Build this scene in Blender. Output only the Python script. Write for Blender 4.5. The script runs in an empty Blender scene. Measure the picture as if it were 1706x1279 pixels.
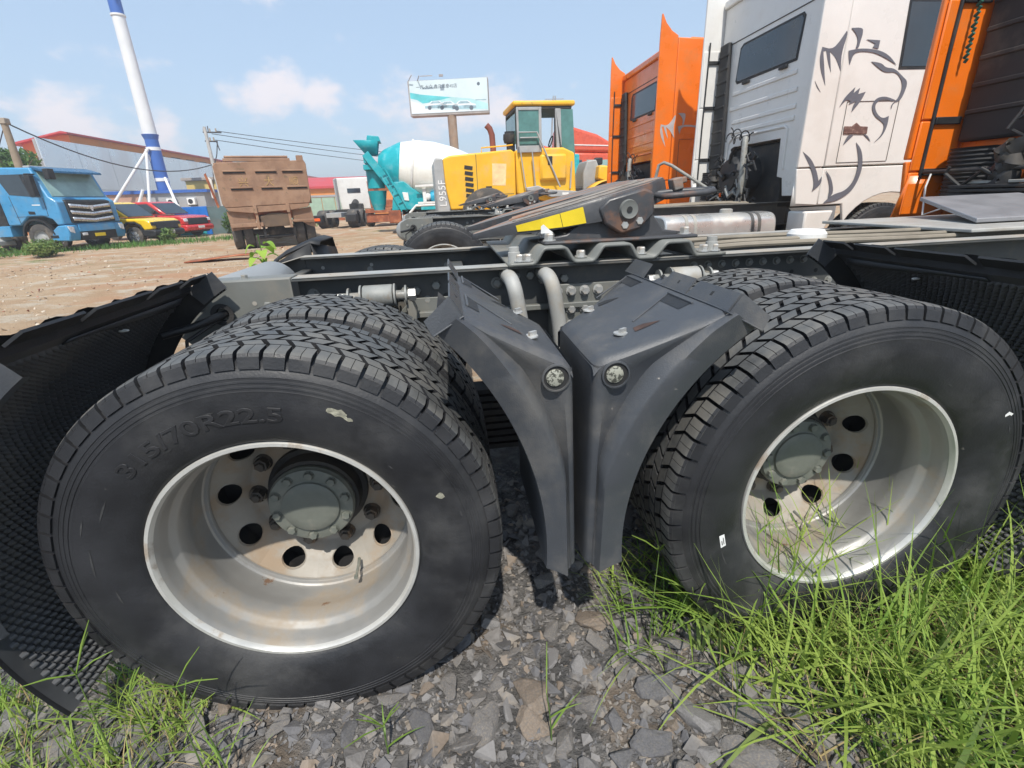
import bpy, bmesh, math, random
from mathutils import Vector, Matrix, Euler, noise as mnoise
R = math.radians; PI = math.pi
scene = bpy.context.scene
COL = scene.collection
random.seed(7)

# ---------------------------------------------------------------- camera
cam_d = bpy.data.cameras.new('camera'); cam = bpy.data.objects.new('camera', cam_d); COL.objects.link(cam)
scene.camera = cam
cam_d.sensor_width = 36.0; cam_d.lens = 36.0 * 798.0 / 1706.0
cam_d.clip_start = 0.02; cam_d.clip_end = 1500
def cam_basis(yaw, pitch, roll):
    f = Vector((math.sin(yaw)*math.cos(pitch), math.cos(yaw)*math.cos(pitch), -math.sin(pitch)))
    r0 = Vector((math.cos(yaw), -math.sin(yaw), 0)); u0 = r0.cross(f)
    r = r0*math.cos(roll) + u0*math.sin(roll); u = u0*math.cos(roll) - r0*math.sin(roll)
    return r, u, f
_r, _u, _f = cam_basis(R(6.39), R(21.22), R(-2.42))
cam.matrix_world = Matrix(((_r.x, _u.x, -_f.x, -0.2737), (_r.y, _u.y, -_f.y, -0.9435), (_r.z, _u.z, -_f.z, 1.2465), (0, 0, 0, 1)))

# ---------------------------------------------------------------- sky, sun, exposure
SUN_EL, SUN_AZ = R(56), R(183)      # azimuth measured from +Y (north) clockwise: 180 = from the camera side
w = bpy.data.worlds.new('World'); scene.world = w; w.use_nodes = True
nt = w.node_tree; nt.nodes.clear()
def N(nt, t, **kw):
    n = nt.nodes.new(t)
    for k, v in kw.items():
        if k.startswith('i_'): n.inputs[k[2:].replace('_', ' ')].default_value = v
        else: setattr(n, k, v)
    return n
sky = N(nt, 'ShaderNodeTexSky', sky_type='NISHITA', sun_disc=False, sun_elevation=SUN_EL, sun_rotation=SUN_AZ, air_density=1.1, dust_density=1.0, ozone_density=1.5)
bg = N(nt, 'ShaderNodeBackground'); bg.inputs['Strength'].default_value = 0.145
out = N(nt, 'ShaderNodeOutputWorld')
tc = N(nt, 'ShaderNodeTexCoord')
sep = N(nt, 'ShaderNodeSeparateXYZ'); nt.links.new(tc.outputs['Generated'], sep.inputs[0])
# cumulus: soft banks at a few headings, broken up by fractal noise, plus a thin scatter all round the sky
mp = N(nt, 'ShaderNodeMapping'); mp.inputs['Scale'].default_value = (5.0, 5.0, 8.5); mp.inputs['Location'].default_value = (1.35, 0.4, 0.2)
nt.links.new(tc.outputs['Generated'], mp.inputs[0])
n1 = N(nt, 'ShaderNodeTexNoise'); n1.inputs['Scale'].default_value = 1.6; n1.inputs['Detail'].default_value = 7; n1.inputs['Roughness'].default_value = 0.58
nt.links.new(mp.outputs[0], n1.inputs['Vector'])
acc = None
for (dx, dy, dz, r_, am) in ((-.265, .946, .178, .085, .34), (-.21, .962, .160, .06, .26), (-.33, .93, .158, .05, .22), (-.526, .841, .115, .07, .25), (-.43, .894, .125, .055, .26), (.12, .978, .160, .075, .24), (-.03, .987, .135, .13, .22), (-.20, .94, .29, .10, .14), (.8, .5, .2, .1, .3), (.6, -.75, .22, .12, .3), (-.7, -.6, .25, .12, .3), (-.92, .2, .2, .1, .28), (.95, -.1, .3, .1, .28)):
    dv = Vector((dx, dy, dz)).normalized()
    sb_ = N(nt, 'ShaderNodeVectorMath', operation='DISTANCE'); sb_.inputs[1].default_value = dv; nt.links.new(tc.outputs['Generated'], sb_.inputs[0])
    mr_ = N(nt, 'ShaderNodeMapRange', interpolation_type='SMOOTHSTEP'); mr_.inputs[1].default_value = r_*1.25; mr_.inputs[2].default_value = 0.0; mr_.inputs[3].default_value = 0; mr_.inputs[4].default_value = am
    nt.links.new(sb_.outputs['Value'], mr_.inputs[0])
    if acc is None: acc = mr_.outputs[0]
    else:
        ad = N(nt, 'ShaderNodeMath', operation='MAXIMUM'); nt.links.new(acc, ad.inputs[0]); nt.links.new(mr_.outputs[0], ad.inputs[1]); acc = ad.outputs[0]
ad = N(nt, 'ShaderNodeMath', operation='ADD'); nt.links.new(acc, ad.inputs[0]); nt.links.new(n1.outputs[0], ad.inputs[1])
cr = N(nt, 'ShaderNodeMapRange', interpolation_type='SMOOTHSTEP'); cr.inputs[1].default_value = 0.60; cr.inputs[2].default_value = 0.82; cr.inputs[3].default_value = 0.0; cr.inputs[4].default_value = 0.92
nt.links.new(ad.outputs[0], cr.inputs[0])
mx = N(nt, 'ShaderNodeMix', data_type='RGBA'); mx.inputs['B'].default_value = (4.2, 3.95, 4.1, 1)
hz = N(nt, 'ShaderNodeMix', data_type='RGBA'); hz.inputs['Factor'].default_value = 0.72; hz.inputs['B'].default_value = (1.9, 2.5, 3.25, 1)
nt.links.new(sky.outputs[0], hz.inputs['A']); nt.links.new(hz.outputs['Result'], mx.inputs['A']); nt.links.new(cr.outputs[0], mx.inputs['Factor'])
nt.links.new(mx.outputs['Result'], bg.inputs['Color']); nt.links.new(bg.outputs[0], out.inputs['Surface'])
sd = bpy.data.lights.new('sun', 'SUN'); sd.energy = 2.9; sd.angle = R(0.9); sd.color = (1.0, 0.95, 0.87)
sun = bpy.data.objects.new('sun', sd); COL.objects.link(sun)
sdir = Vector((math.sin(SUN_AZ)*math.cos(SUN_EL), math.cos(SUN_AZ)*math.cos(SUN_EL), math.sin(SUN_EL)))
sun.rotation_euler = sdir.to_track_quat('Z', 'Y').to_euler(); sun.location = sdir*50
vs = scene.view_settings; vs.view_transform = 'Standard'; vs.look = 'None'; vs.gamma = 1; vs.use_curve_mapping = False; vs.exposure = 0.80

# ---------------------------------------------------------------- helpers
def srgb(h):
    h = h.lstrip('#'); c = [int(h[i:i+2], 16)/255 for i in (0, 2, 4)]
    return tuple(x/12.92 if x <= .04045 else ((x+.055)/1.055)**2.4 for x in c)
def mat(name, c, rough=.5, metal=0.0, var=.18, vs=5.0, bump=0.0, bs=80.0, dirt=None, da=.45, ds=3.0, dlo=.48, dhi=.68, coat=0.0, spec=.5, rvar=.12, stretch=None, dirt2=None, d2s=9., d2lo=.58, d2hi=.66, alpha=None, trans=0.0):
    """Principled material: base colour broken up by noise, optional dirt/rust layers, fine bump."""
    if isinstance(c, str): c = srgb(c)
    m = bpy.data.materials.new(name); m.use_nodes = True; nt = m.node_tree; p = nt.nodes['Principled BSDF']
    co = N(nt, 'ShaderNodeTexCoord'); vec = co.outputs['Object']
    if stretch:
        mpn = N(nt, 'ShaderNodeMapping'); mpn.inputs['Scale'].default_value = stretch; nt.links.new(vec, mpn.inputs[0]); vec = mpn.outputs[0]
    def nz(scale, det=4, ro=.6, v=vec):
        n = N(nt, 'ShaderNodeTexNoise'); n.inputs['Scale'].default_value = scale; n.inputs['Detail'].default_value = det; n.inputs['Roughness'].default_value = ro
        nt.links.new(v, n.inputs['Vector']); return n.outputs[0]
    a = nz(vs)
    mr = N(nt, 'ShaderNodeMapRange'); mr.inputs[1].default_value = .3; mr.inputs[2].default_value = .7; mr.inputs[3].default_value = 1-var; mr.inputs[4].default_value = 1+var
    nt.links.new(a, mr.inputs[0])
    mm = N(nt, 'ShaderNodeVectorMath', operation='SCALE'); mm.inputs[0].default_value = c[:3]; nt.links.new(mr.outputs[0], mm.inputs['Scale'])
    colr = mm.outputs[0]
    rr = N(nt, 'ShaderNodeMapRange'); rr.inputs[1].default_value = .3; rr.inputs[2].default_value = .7; rr.inputs[3].default_value = max(.02, rough-rvar); rr.inputs[4].default_value = min(1, rough+rvar)
    nt.links.new(a, rr.inputs[0]); rsock = rr.outputs[0]
    def layer(colr, rsock, dc, amt, sc, lo, hi, drough):
        dn = nz(sc, 5, .65)
        f = N(nt, 'ShaderNodeMapRange', interpolation_type='SMOOTHSTEP'); f.inputs[1].default_value = lo; f.inputs[2].default_value = hi; f.inputs[3].default_value = 0; f.inputs[4].default_value = amt
        nt.links.new(dn, f.inputs[0])
        x = N(nt, 'ShaderNodeMix', data_type='RGBA'); x.inputs['B'].default_value = (*dc[:3], 1); nt.links.new(f.outputs[0], x.inputs['Factor']); nt.links.new(colr, x.inputs['A'])
        y = N(nt, 'ShaderNodeMix', data_type='FLOAT'); y.inputs['B'].default_value = drough; nt.links.new(f.outputs[0], y.inputs['Factor']); nt.links.new(rsock, y.inputs['A'])
        return x.outputs['Result'], y.outputs['Result']
    if dirt is not None: colr, rsock = layer(colr, rsock, srgb(dirt) if isinstance(dirt, str) else dirt, da, ds, dlo, dhi, .85)
    if dirt2 is not None: colr, rsock = layer(colr, rsock, srgb(dirt2) if isinstance(dirt2, str) else dirt2, .85, d2s, d2lo, d2hi, .9)
    nt.links.new(colr, p.inputs['Base Color']); nt.links.new(rsock, p.inputs['Roughness'])
    p.inputs['Metallic'].default_value = metal; p.inputs['Coat Weight'].default_value = coat; p.inputs['Coat Roughness'].default_value = .08
    p.inputs['Specular IOR Level'].default_value = spec; p.inputs['Transmission Weight'].default_value = trans
    if bump:
        b = N(nt, 'ShaderNodeBump'); b.inputs['Strength'].default_value = bump; b.inputs['Distance'].default_value = .01
        nt.links.new(nz(bs, 2, .6), b.inputs['Height']); nt.links.new(b.outputs[0], p.inputs['Normal'])
    return m
class MB:
    def __init__(s, T=None): s.v = []; s.f = []; s.T = T or Matrix()
    def add(s, vs, fs):
        n = len(s.v); s.v += [s.T @ Vector(p) for p in vs]; s.f += [tuple(i+n for i in f) for f in fs]; return s
    def box(s, c, d, rot=None):
        M_ = Matrix.Translation(c) @ (Euler(rot).to_matrix().to_4x4() if rot else Matrix())
        vs = [M_ @ Vector((x*d[0]/2, y*d[1]/2, z*d[2]/2)) for x in (-1, 1) for y in (-1, 1) for z in (-1, 1)]
        return s.add(vs, [(0, 1, 3, 2), (4, 6, 7, 5), (0, 4, 5, 1), (2, 3, 7, 6), (0, 2, 6, 4), (1, 5, 7, 3)])
    def bb(s, x0, x1, y0, y1, z0, z1): return s.box(((x0+x1)/2, (y0+y1)/2, (z0+z1)/2), (abs(x1-x0), abs(y1-y0), abs(z1-z0)))
    def bar(s, a, b, wd, ht, up=(0, 0, 1)):
        a, b = Vector(a), Vector(b); d = b-a; L = d.length; d.normalize(); u = Vector(up)
        if abs(d.dot(u)) > .99: u = Vector((0, 1, 0))
        sd = d.cross(u).normalized(); u = sd.cross(d)
        vs = [a+d*(L*i)+sd*(wd/2*j)+u*(ht/2*k) for i in (0, 1) for j in (-1, 1) for k in (-1, 1)]
        return s.add(vs, [(0, 1, 3, 2), (4, 6, 7, 5), (0, 4, 5, 1), (2, 3, 7, 6), (0, 2, 6, 4), (1, 5, 7, 3)])
    def tube(s, pts, r, n=8, cap=True):
        pts = [Vector(p) for p in pts]; rs = r if isinstance(r, (list, tuple)) else [r]*len(pts)
        vs = []; prev = None
        for i, p in enumerate(pts):
            t = (pts[min(i+1, len(pts)-1)]-pts[max(i-1, 0)]).normalized()
            if prev is None:
                a = t.cross(Vector((0, 0, 1)))
                if a.length < .1: a = t.cross(Vector((0, 1, 0)))
            else: a = prev - t*prev.dot(t)
            a.normalize(); prev = a; b = t.cross(a)
            vs += [p+(a*math.cos(2*PI*k/n)+b*math.sin(2*PI*k/n))*rs[i] for k in range(n)]
        fs = [(i*n+k, i*n+(k+1) % n, (i+1)*n+(k+1) % n, (i+1)*n+k) for i in range(len(pts)-1) for k in range(n)]
        if cap: fs += [tuple(range(n-1, -1, -1)), tuple((len(pts)-1)*n+k for k in range(n))]
        return s.add(vs, fs)
    def cyl(s, a, b, r, r2=None, n=16): return s.tube([a, b], [r, r if r2 is None else r2], n)
    def lathe(s, prof, n=48, c=(0, 0, 0), axis='y', a0=0, a1=2*PI, closed=False):
        """prof: (axial, radius) pairs"""
        full = abs(a1-a0-2*PI) < 1e-6; m = n if full else n+1; vs = []
        for k in range(m):
            a = a0+(a1-a0)*k/n; ca, sa = math.cos(a), math.sin(a)
            for h, r in prof:
                q = (r*ca, h, r*sa) if axis == 'y' else ((r*ca, r*sa, h) if axis == 'z' else (h, r*ca, r*sa))
                vs.append((q[0]+c[0], q[1]+c[1], q[2]+c[2]))
        L = len(prof); P_ = L if closed else L-1
        fs = [(k*L+i, k*L+(i+1) % L, ((k+1) % m)*L+(i+1) % L, ((k+1) % m)*L+i) for k in range(n) for i in range(P_)]
        return s.add(vs, fs)
    def prism(s, poly, d0, d1, plane='xz'):
        n = len(poly)
        f = {'xz': lambda p, d: (p[0], d, p[1]), 'yz': lambda p, d: (d, p[0], p[1]), 'xy': lambda p, d: (p[0], p[1], d)}[plane]
        vs = [f(p, d0) for p in poly]+[f(p, d1) for p in poly]
        return s.add(vs, [tuple(range(n)), tuple(range(2*n-1, n-1, -1))]+[(i, i+n, (i+1) % n+n, (i+1) % n) for i in range(n)])
    def grid(s, rows):
        """rows: equal-length lists of points"""
        L = len(rows[0]); return s.add([p for r in rows for p in r], [(i*L+j, i*L+j+1, (i+1)*L+j+1, (i+1)*L+j) for i in range(len(rows)-1) for j in range(L-1)])
    def sphere(s, c, r, n=10, m=7):
        rr = r if isinstance(r, (tuple, list)) else (r, r, r)
        rows = [[(c[0]+rr[0]*math.sin(PI*i/m)*math.cos(2*PI*j/n), c[1]+rr[1]*math.sin(PI*i/m)*math.sin(2*PI*j/n), c[2]+rr[2]*math.cos(PI*i/m)) for j in range(n+1)] for i in range(m+1)]
        return s.grid(rows)
    def mesh(s, name, smooth=True, ang=38, weld=False):
        me = bpy.data.meshes.new(name); me.from_pydata([tuple(p) for p in s.v], [], s.f)
        bm = bmesh.new(); bm.from_mesh(me)
        if weld: bmesh.ops.remove_doubles(bm, verts=bm.verts, dist=1e-4)
        bmesh.ops.recalc_face_normals(bm, faces=bm.faces); bm.to_mesh(me); bm.free()
        if smooth: me.shade_smooth(); me.set_sharp_from_angle(angle=R(ang))
        return me
    def build(s, name, m, parent=None, smooth=True, bevel=0, ang=38, weld=False, solid=0, seg=2):
        me = s.mesh(name, smooth, ang, weld)
        if m: me.materials.append(m)
        return link(name, me, parent, bevel, solid, seg)
def link(name, me, parent=None, bevel=0, solid=0, seg=2):
    o = bpy.data.objects.new(name, me); COL.objects.link(o); o.parent = parent
    if solid:
        k = o.modifiers.new('thick', 'SOLIDIFY'); k.thickness = solid; k.offset = 0
    if bevel:
        k = o.modifiers.new('bev', 'BEVEL'); k.width = bevel; k.segments = seg; k.limit_method = 'ANGLE'; k.angle_limit = R(40); k.harden_normals = False
    return o
def tag(o, label=None, cat=None, group=None, kind=None):
    for k, v in (('label', label), ('category', cat), ('group', group), ('kind', kind)):
        if v: o[k] = v
    return o
def empty(name, loc=(0, 0, 0), rz=0, parent=None):
    o = bpy.data.objects.new(name, None); COL.objects.link(o); o.location = loc; o.rotation_euler = (0, 0, rz); o.parent = parent; o.empty_display_size = .1
    return o
KIDS = {}
def dup(o, parent=None):
    c = o.copy(); COL.objects.link(c); c.parent = parent
    for k in ('label', 'category', 'group'):
        if parent is not None and k in c and k != 'label': del c[k]
    for ch in list(o.children): dup(ch, c)
    return c
def inst(name, me, parent, loc, rot=(0, 0, 0), sc=None):
    o = bpy.data.objects.new(name, me); COL.objects.link(o); o.parent = parent; o.location = loc; o.rotation_euler = rot
    if sc: o.scale = sc if isinstance(sc, tuple) else (sc, sc, sc)
    return o
def text_mesh(txt, size, ext=0.0, res=3, bev=0.0, align='CENTER'):
    cu = bpy.data.curves.new('txt', 'FONT'); cu.body = txt; cu.size = size; cu.extrude = ext; cu.resolution_u = res; cu.bevel_depth = bev; cu.align_x = align; cu.align_y = 'CENTER'
    o = bpy.data.objects.new('txt', cu); COL.objects.link(o); dg = bpy.context.evaluated_depsgraph_get(); dg.update()
    me = bpy.data.meshes.new_from_object(o.evaluated_get(dg)); bpy.data.objects.remove(o); bpy.data.curves.remove(cu)
    return me
def V3(*a): return Vector(a)
# ---------------------------------------------------------------- shared materials
TAN = (.34, .25, .17); DUST = (.30, .27, .22)
m_rubber = mat('tyre rubber', (.019, .0195, .022), rough=.50, var=.3, vs=7, bump=.10, bs=160, dirt=(.085, .083, .08), da=.6, ds=2.3, dlo=.47, dhi=.70, dirt2=(.17, .155, .13), d2s=22, d2lo=.70, d2hi=.78)
m_tread = mat('tread rubber', (.085, .088, .088), rough=.6, var=.3, vs=14, bump=.12, bs=120, dirt=(.17, .16, .14), da=.65, ds=6, dlo=.40, dhi=.66)
m_rim = mat('silver wheel paint', (.33, .325, .31), rough=.45, metal=.4, var=.10, vs=5, bump=.03, bs=90, dirt=(.36, .28, .19), da=.65, ds=5, dlo=.50, dhi=.68, dirt2=(.20, .10, .045), d2s=11, d2lo=.66, d2hi=.72)
m_disc = mat('dusty wheel disc paint', (.29, .265, .225), rough=.55, metal=.0, var=.15, vs=6, dirt=(.30, .21, .13), da=.75, ds=7, dlo=.42, dhi=.62, bump=.04)
m_hub = mat('grey green hub paint', (.145, .155, .132), rough=.55, var=.14, vs=12, dirt=(.28, .25, .2), da=.4, ds=12, bump=.05, bs=60)
m_dark = mat('dark oily steel', (.020, .020, .021), rough=.6, var=.3, vs=8, dirt=(.09, .075, .055), da=.5, ds=6)
m_chas = mat('grey chassis paint', (.155, .160, .148), rough=.48, var=.12, vs=4, bump=.03, bs=70, dirt=(.25, .215, .165), da=.55, ds=3.5, dlo=.46, dhi=.68)
m_chasd = mat('dark chassis paint', (.075, .078, .077), rough=.5, var=.2, vs=5, dirt=(.17, .145, .11), da=.55, ds=6)
m_flange = mat('pale dusty chassis top', (.33, .33, .31), rough=.5, var=.15, vs=6, bump=.04, dirt=(.36, .30, .225), da=.7, ds=4, dlo=.42, dhi=.66, dirt2=(.20, .10, .05), d2s=16, d2lo=.68, d2hi=.73)
m_plastic = mat('black fender plastic', (.056, .061, .069), rough=.46, var=.10, vs=3, bump=.12, bs=300, dirt=(.15, .14, .125), da=.5, ds=5, dlo=.46, dhi=.70, dirt2=(.30, .28, .25), d2s=40, d2lo=.715, d2hi=.735)
m_black = mat('matt black plastic', (.016, .017, .019), rough=.55, var=.25, vs=6, bump=.06, bs=120, dirt=(.06, .055, .05), da=.5, ds=5)
m_bolt = mat('zinc bolt', (.52, .52, .50), rough=.4, metal=.55, var=.2, vs=20, dirt=(.3, .2, .11), da=.5, ds=30)
m_boltd = mat('painted grey bolt', (.24, .245, .23), rough=.5, var=.2, vs=20, dirt=(.2, .15, .1), da=.5, ds=30)
m_pipe = mat('light grey pipe', (.36, .36, .34), rough=.5, var=.1, vs=8, dirt=(.30, .26, .2), da=.6, ds=9)
m_white = mat('white plastic clip', (.72, .72, .69), rough=.5, var=.08, vs=9)
m_glass = mat('dark window glass', (.025, .04, .055), rough=.08, var=.2, vs=2, spec=.8, rvar=.03)
m_rust = mat('greasy rusted plate', (.19, .17, .15), rough=.55, var=.35, vs=7, bump=.15, bs=60, dirt=(.36, .145, .06), da=.85, ds=4, dlo=.50, dhi=.62, dirt2=(.10, .10, .10), d2s=5, d2lo=.50, d2hi=.62, stretch=(.45, 3.4, 1))
m_fw = mat('dark fifth wheel iron', (.055, .056, .06), rough=.45, var=.25, vs=7, bump=.08, bs=60, dirt=(.20, .09, .045), da=.6, ds=6, dlo=.54, dhi=.68)
m_yel = mat('yellow sticker', (.78, .58, .02), rough=.5, var=.1, vs=9, dirt=(.5, .45, .3), da=.5, ds=30, dlo=.6, dhi=.66)
m_sticker = mat('white paper label', (.78, .78, .76), rough=.6, var=.05)
m_ink = mat('black print', (.02, .02, .02), rough=.7)
m_emb = mat('tyre embossing', (.028, .028, .03), rough=.5, var=.2, vs=20)
m_lens = mat('crackled marker lens', (.36, .36, .30), rough=.35, var=.1, vs=9, dirt=(.05, .05, .04), da=.95, ds=120, dlo=.50, dhi=.55)
m_alu = mat('aluminium tank', (.60, .60, .58), rough=.32, metal=.6, var=.08, vs=3, dirt=(.4, .36, .3), da=.5, ds=3)
m_orange = mat('orange cab paint', (.80, .17, .010), rough=.32, var=.06, vs=3, coat=.4, dirt=(.5, .2, .06), da=.3, ds=4)
m_cabwhite = mat('off white cab paint', (.74, .725, .69), rough=.33, var=.04, vs=3, coat=.35, dirt=(.60, .56, .50), da=.3, ds=2)
m_decal = mat('grey lion decal', (.13, .135, .16), rough=.45, var=.1)
m_whitep = mat('white paint', (.75, .75, .73), rough=.45, var=.05, dirt=(.5, .46, .4), da=.4)
# ---------------------------------------------------------------- ground
def ground_mat():
    m = bpy.data.materials.new('yard ground'); m.use_nodes = True; nt = m.node_tree; p = nt.nodes['Principled BSDF']; p.inputs['Roughness'].default_value = .95; p.inputs['Specular IOR Level'].default_value = .2
    co = N(nt, 'ShaderNodeTexCoord'); vec = co.outputs['Object']
    def nz(sc, det=8, ro=.6, st=None):
        n = N(nt, 'ShaderNodeTexNoise'); n.inputs['Scale'].default_value = sc; n.inputs['Detail'].default_value = det; n.inputs['Roughness'].default_value = ro
        v_ = vec
        if st: q = N(nt, 'ShaderNodeMapping'); q.inputs['Scale'].default_value = st; nt.links.new(vec, q.inputs[0]); v_ = q.outputs[0]
        nt.links.new(v_, n.inputs['Vector']); return n.outputs[0]
    def mr(a, lo, hi, o0=0., o1=1., sm=True):
        q = N(nt, 'ShaderNodeMapRange', interpolation_type='SMOOTHSTEP' if sm else 'LINEAR'); q.inputs[1].default_value = lo; q.inputs[2].default_value = hi; q.inputs[3].default_value = o0; q.inputs[4].default_value = o1; nt.links.new(a, q.inputs[0]); return q.outputs[0]
    def mix(f, a, b):
        q = N(nt, 'ShaderNodeMix', data_type='RGBA'); nt.links.new(f, q.inputs['Factor'])
        for s_, k in ((a, 'A'), (b, 'B')):
            if isinstance(s_, tuple): q.inputs[k].default_value = (*s_, 1)
            else: nt.links.new(s_, q.inputs[k])
        return q.outputs['Result']
    dirt = mix(mr(nz(.7, 8), .38, .62), (.40, .27, .165), (.47, .34, .22))
    dirt = mix(mr(nz(.28, 6, .6, (1, 1.3, 1)), .50, .62), dirt, (.44, .26, .155))              # reddish clay
    dirt = mix(mr(nz(1.1, 9, .7, (.9, 1.4, 1)), .51, .60, 0, .8), dirt, (.52, .45, .35))       # pale crushed concrete
    dirt = mix(mr(nz(3.2, 9, .75), .60, .68, 0, .8), dirt, (.17, .15, .13))
    dirt = mix(mr(nz(.33, 6, .65, (1, 1.6, 1)), .60, .68, 0, .75), dirt, (.16, .19, .06))       # weedy film
    grav = mix(mr(nz(14, 8), .4, .6), (.10, .096, .092), (.19, .18, .17))
    grav = mix(mr(nz(3, 6), .52, .66, 0, .6), grav, (.24, .18, .125))
    sp = N(nt, 'ShaderNodeSeparateXYZ'); nt.links.new(vec, sp.inputs[0])
    ad = N(nt, 'ShaderNodeMath', operation='ADD'); nt.links.new(sp.outputs[1], ad.inputs[0]); nt.links.new(mr(nz(.8), .3, .7, -.9, .9), ad.inputs[1])
    nt.links.new(mix(mr(ad.outputs[0], 1.6, 2.6), grav, dirt), p.inputs['Base Color'])
    b = N(nt, 'ShaderNodeBump'); b.inputs['Strength'].default_value = .9; b.inputs['Distance'].default_value = .05
    h = N(nt, 'ShaderNodeMath', operation='ADD'); nt.links.new(nz(2.2, 10, .7), h.inputs[0]); nt.links.new(nz(28, 6, .7), h.inputs[1]); nt.links.new(h.outputs[0], b.inputs['Height']); nt.links.new(b.outputs[0], p.inputs['Normal'])
    return m
m_ground = ground_mat()
g = MB()
xs = [-500, -200, -90, -50, -34]+[-26+.5*k for k in range(44)]+[-4+.1*k for k in range(71)]+[3.5, 4.5, 6, 8, 11, 15, 25, 50, 150, 500]
ys = [-80, -30, -10, -5, -3]+[-2+.1*k for k in range(61)]+[4.25+.5*k for k in range(62)]+[36, 40, 46, 60, 90, 160, 320, 700]
def gh(x, y):
    n_ = lambda s, o: mnoise.noise(Vector((x*s, y*s, o)))
    z = .018*n_(1.3, 0)+.012*n_(5, 3)
    k = min(1, max(0, (y-3)/3))
    z = z*(1-.4*k)+.05*n_(.45, 9)*k+.03*n_(1.7, 5)*k
    fade = max(0, min(1, (36-y)/8)) if y > 4 else 1
    near_ = math.exp(-((x+.15)**2/2.2+(y-.10)**2/.35))
    return z*fade+.022*near_+.012
g.grid([[(x, y, gh(x, y)) for x in xs] for y in ys])
ground = g.build('ground', m_ground, ang=180); tag(ground, kind='structure')
# --- loose slate: the largest stones one by one, the chips as one mass
m_slate = [mat('slate grey stone', (.17, .160, .152), rough=.85, var=.25, vs=14, bump=.5, bs=40, dirt=(.30, .25, .19), da=.6, ds=10), mat('dark blue slate', (.125, .122, .125), rough=.8, var=.3, vs=12, bump=.5, bs=45, dirt=(.2, .18, .15), da=.5, ds=8), mat('brown stone', (.22, .175, .135), rough=.85, var=.25, vs=12, bump=.5, bs=40, dirt=(.18, .17, .16), da=.6, ds=9), mat('pale grey stone', (.205, .195, .188), rough=.85, var=.2, vs=14, bump=.4, bs=50, dirt=(.17, .16, .15), da=.5, ds=12)]
def rock(seed, flat, npts=15):
    rnd = random.Random(seed); bm = bmesh.new()
    for _ in range(npts):
        d = Vector((rnd.gauss(0, 1), rnd.gauss(0, 1), rnd.gauss(0, 1))).normalized()
        d = Vector((math.copysign(abs(d.x)**.7, d.x), math.copysign(abs(d.y)**.7, d.y)*rnd.uniform(.6, .85), math.copysign(abs(d.z)**.45, d.z)*flat)); bm.verts.new(d)
    bmesh.ops.convex_hull(bm, input=bm.verts); bmesh.ops.delete(bm, geom=[v_ for v_ in bm.verts if not v_.link_faces], context='VERTS')
    bmesh.ops.bevel(bm, geom=bm.edges[:], offset=.05, segments=1, affect='EDGES', clamp_overlap=True)
    bmesh.ops.triangulate(bm, faces=bm.faces); bmesh.ops.subdivide_edges(bm, edges=[e for e in bm.edges if e.calc_length() > .28], cuts=2, use_grid_fill=True); bmesh.ops.triangulate(bm, faces=bm.faces)
    for v_ in bm.verts:     # layered, flaky slate surface
        n_ = v_.co.normalized(); lay_ = mnoise.noise(Vector((v_.co.x*1.2, v_.co.y*1.2, v_.co.z*9+seed))); v_.co += n_*(.07*lay_+.06*mnoise.noise(v_.co*3.1+Vector((seed, 0, 0)))+.03*mnoise.noise(v_.co*8))
    me = bpy.data.meshes.new('stone'); bm.to_mesh(me); bm.free(); return me
ROCKS = []
for k in range(16):
    me = rock(100+k, (.30, .22, .42, .5)[k % 4], 12+k % 5); me.materials.append(m_slate[(0, 1, 0, 3, 2, 0, 1, 0, 3, 1, 0, 1, 0, 0, 1, 3)[k % 16]]); ROCKS.append(me)
rs = random.Random(11)
def on_ground(x, y): return gh(x, y)
placed = []
named = [(-.28, -.12, .050, 13), (-.02, -.12, .040, 7), (.10, -.24, .055, 1), (-.52, -.02, .040, 5), (-.165, -.155, .052, 4), (.16, -.115, .050, 14), (.055, .115, .062, 4), (.235, -.185, .060, 8), (-.02, -.02, .036, 3), (.03, -.175, .030, 6), (-.44, -.11, .045, 1), (-.33, -.165, .040, 0), (.34, -.21, .055, 2), (-.09, .02, .030, 8), (.47, -.26, .050, 5), (-.62, -.10, .040, 9), (-.80, -.06, .036, 0), (-.95, .02, .040, 4), (.40, -.10, .042, 2), (-.20, .05, .028, 0), (-.10, -.20, .036, 10), (.09, -.06, .030, 0), (-.30, -.06, .030, 12), (.56, -.15, .045, 1), (.30, -.30, .06, 0), (.68, -.30, .055, 9)]
for (x, y, r_, k) in named: placed.append((x, y, r_, k))
tries = 0
while len(placed) < 300 and tries < 20000:
    tries += 1
    x = rs.uniform(-1.75, 1.15); y = rs.uniform(-.45, .75)
    if y < -.05-.14*(x+1.5)-.10: continue
    r_ = rs.choice((.018, .022, .026, .030, .036, .042, .050, .058))*rs.uniform(.8, 1.2)
    if y > .25: r_ *= .8
    if any((x-a)**2+(y-b_)**2 < (.66*(r_+c_))**2 for a, b_, c_, _ in placed): continue
    placed.append((x, y, r_, rs.randrange(16)))
for (x, y, r_, k) in placed:
    o = inst('stone', ROCKS[k % 16], ground, (x, y, on_ground(x, y)+r_*.10), (rs.uniform(-.5, .5), rs.uniform(-.5, .5), rs.uniform(0, 6.28)), (r_*rs.uniform(.95, 1.25), r_*rs.uniform(.75, 1.05), r_*rs.uniform(.9, 1.5)))
import numpy as np
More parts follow.
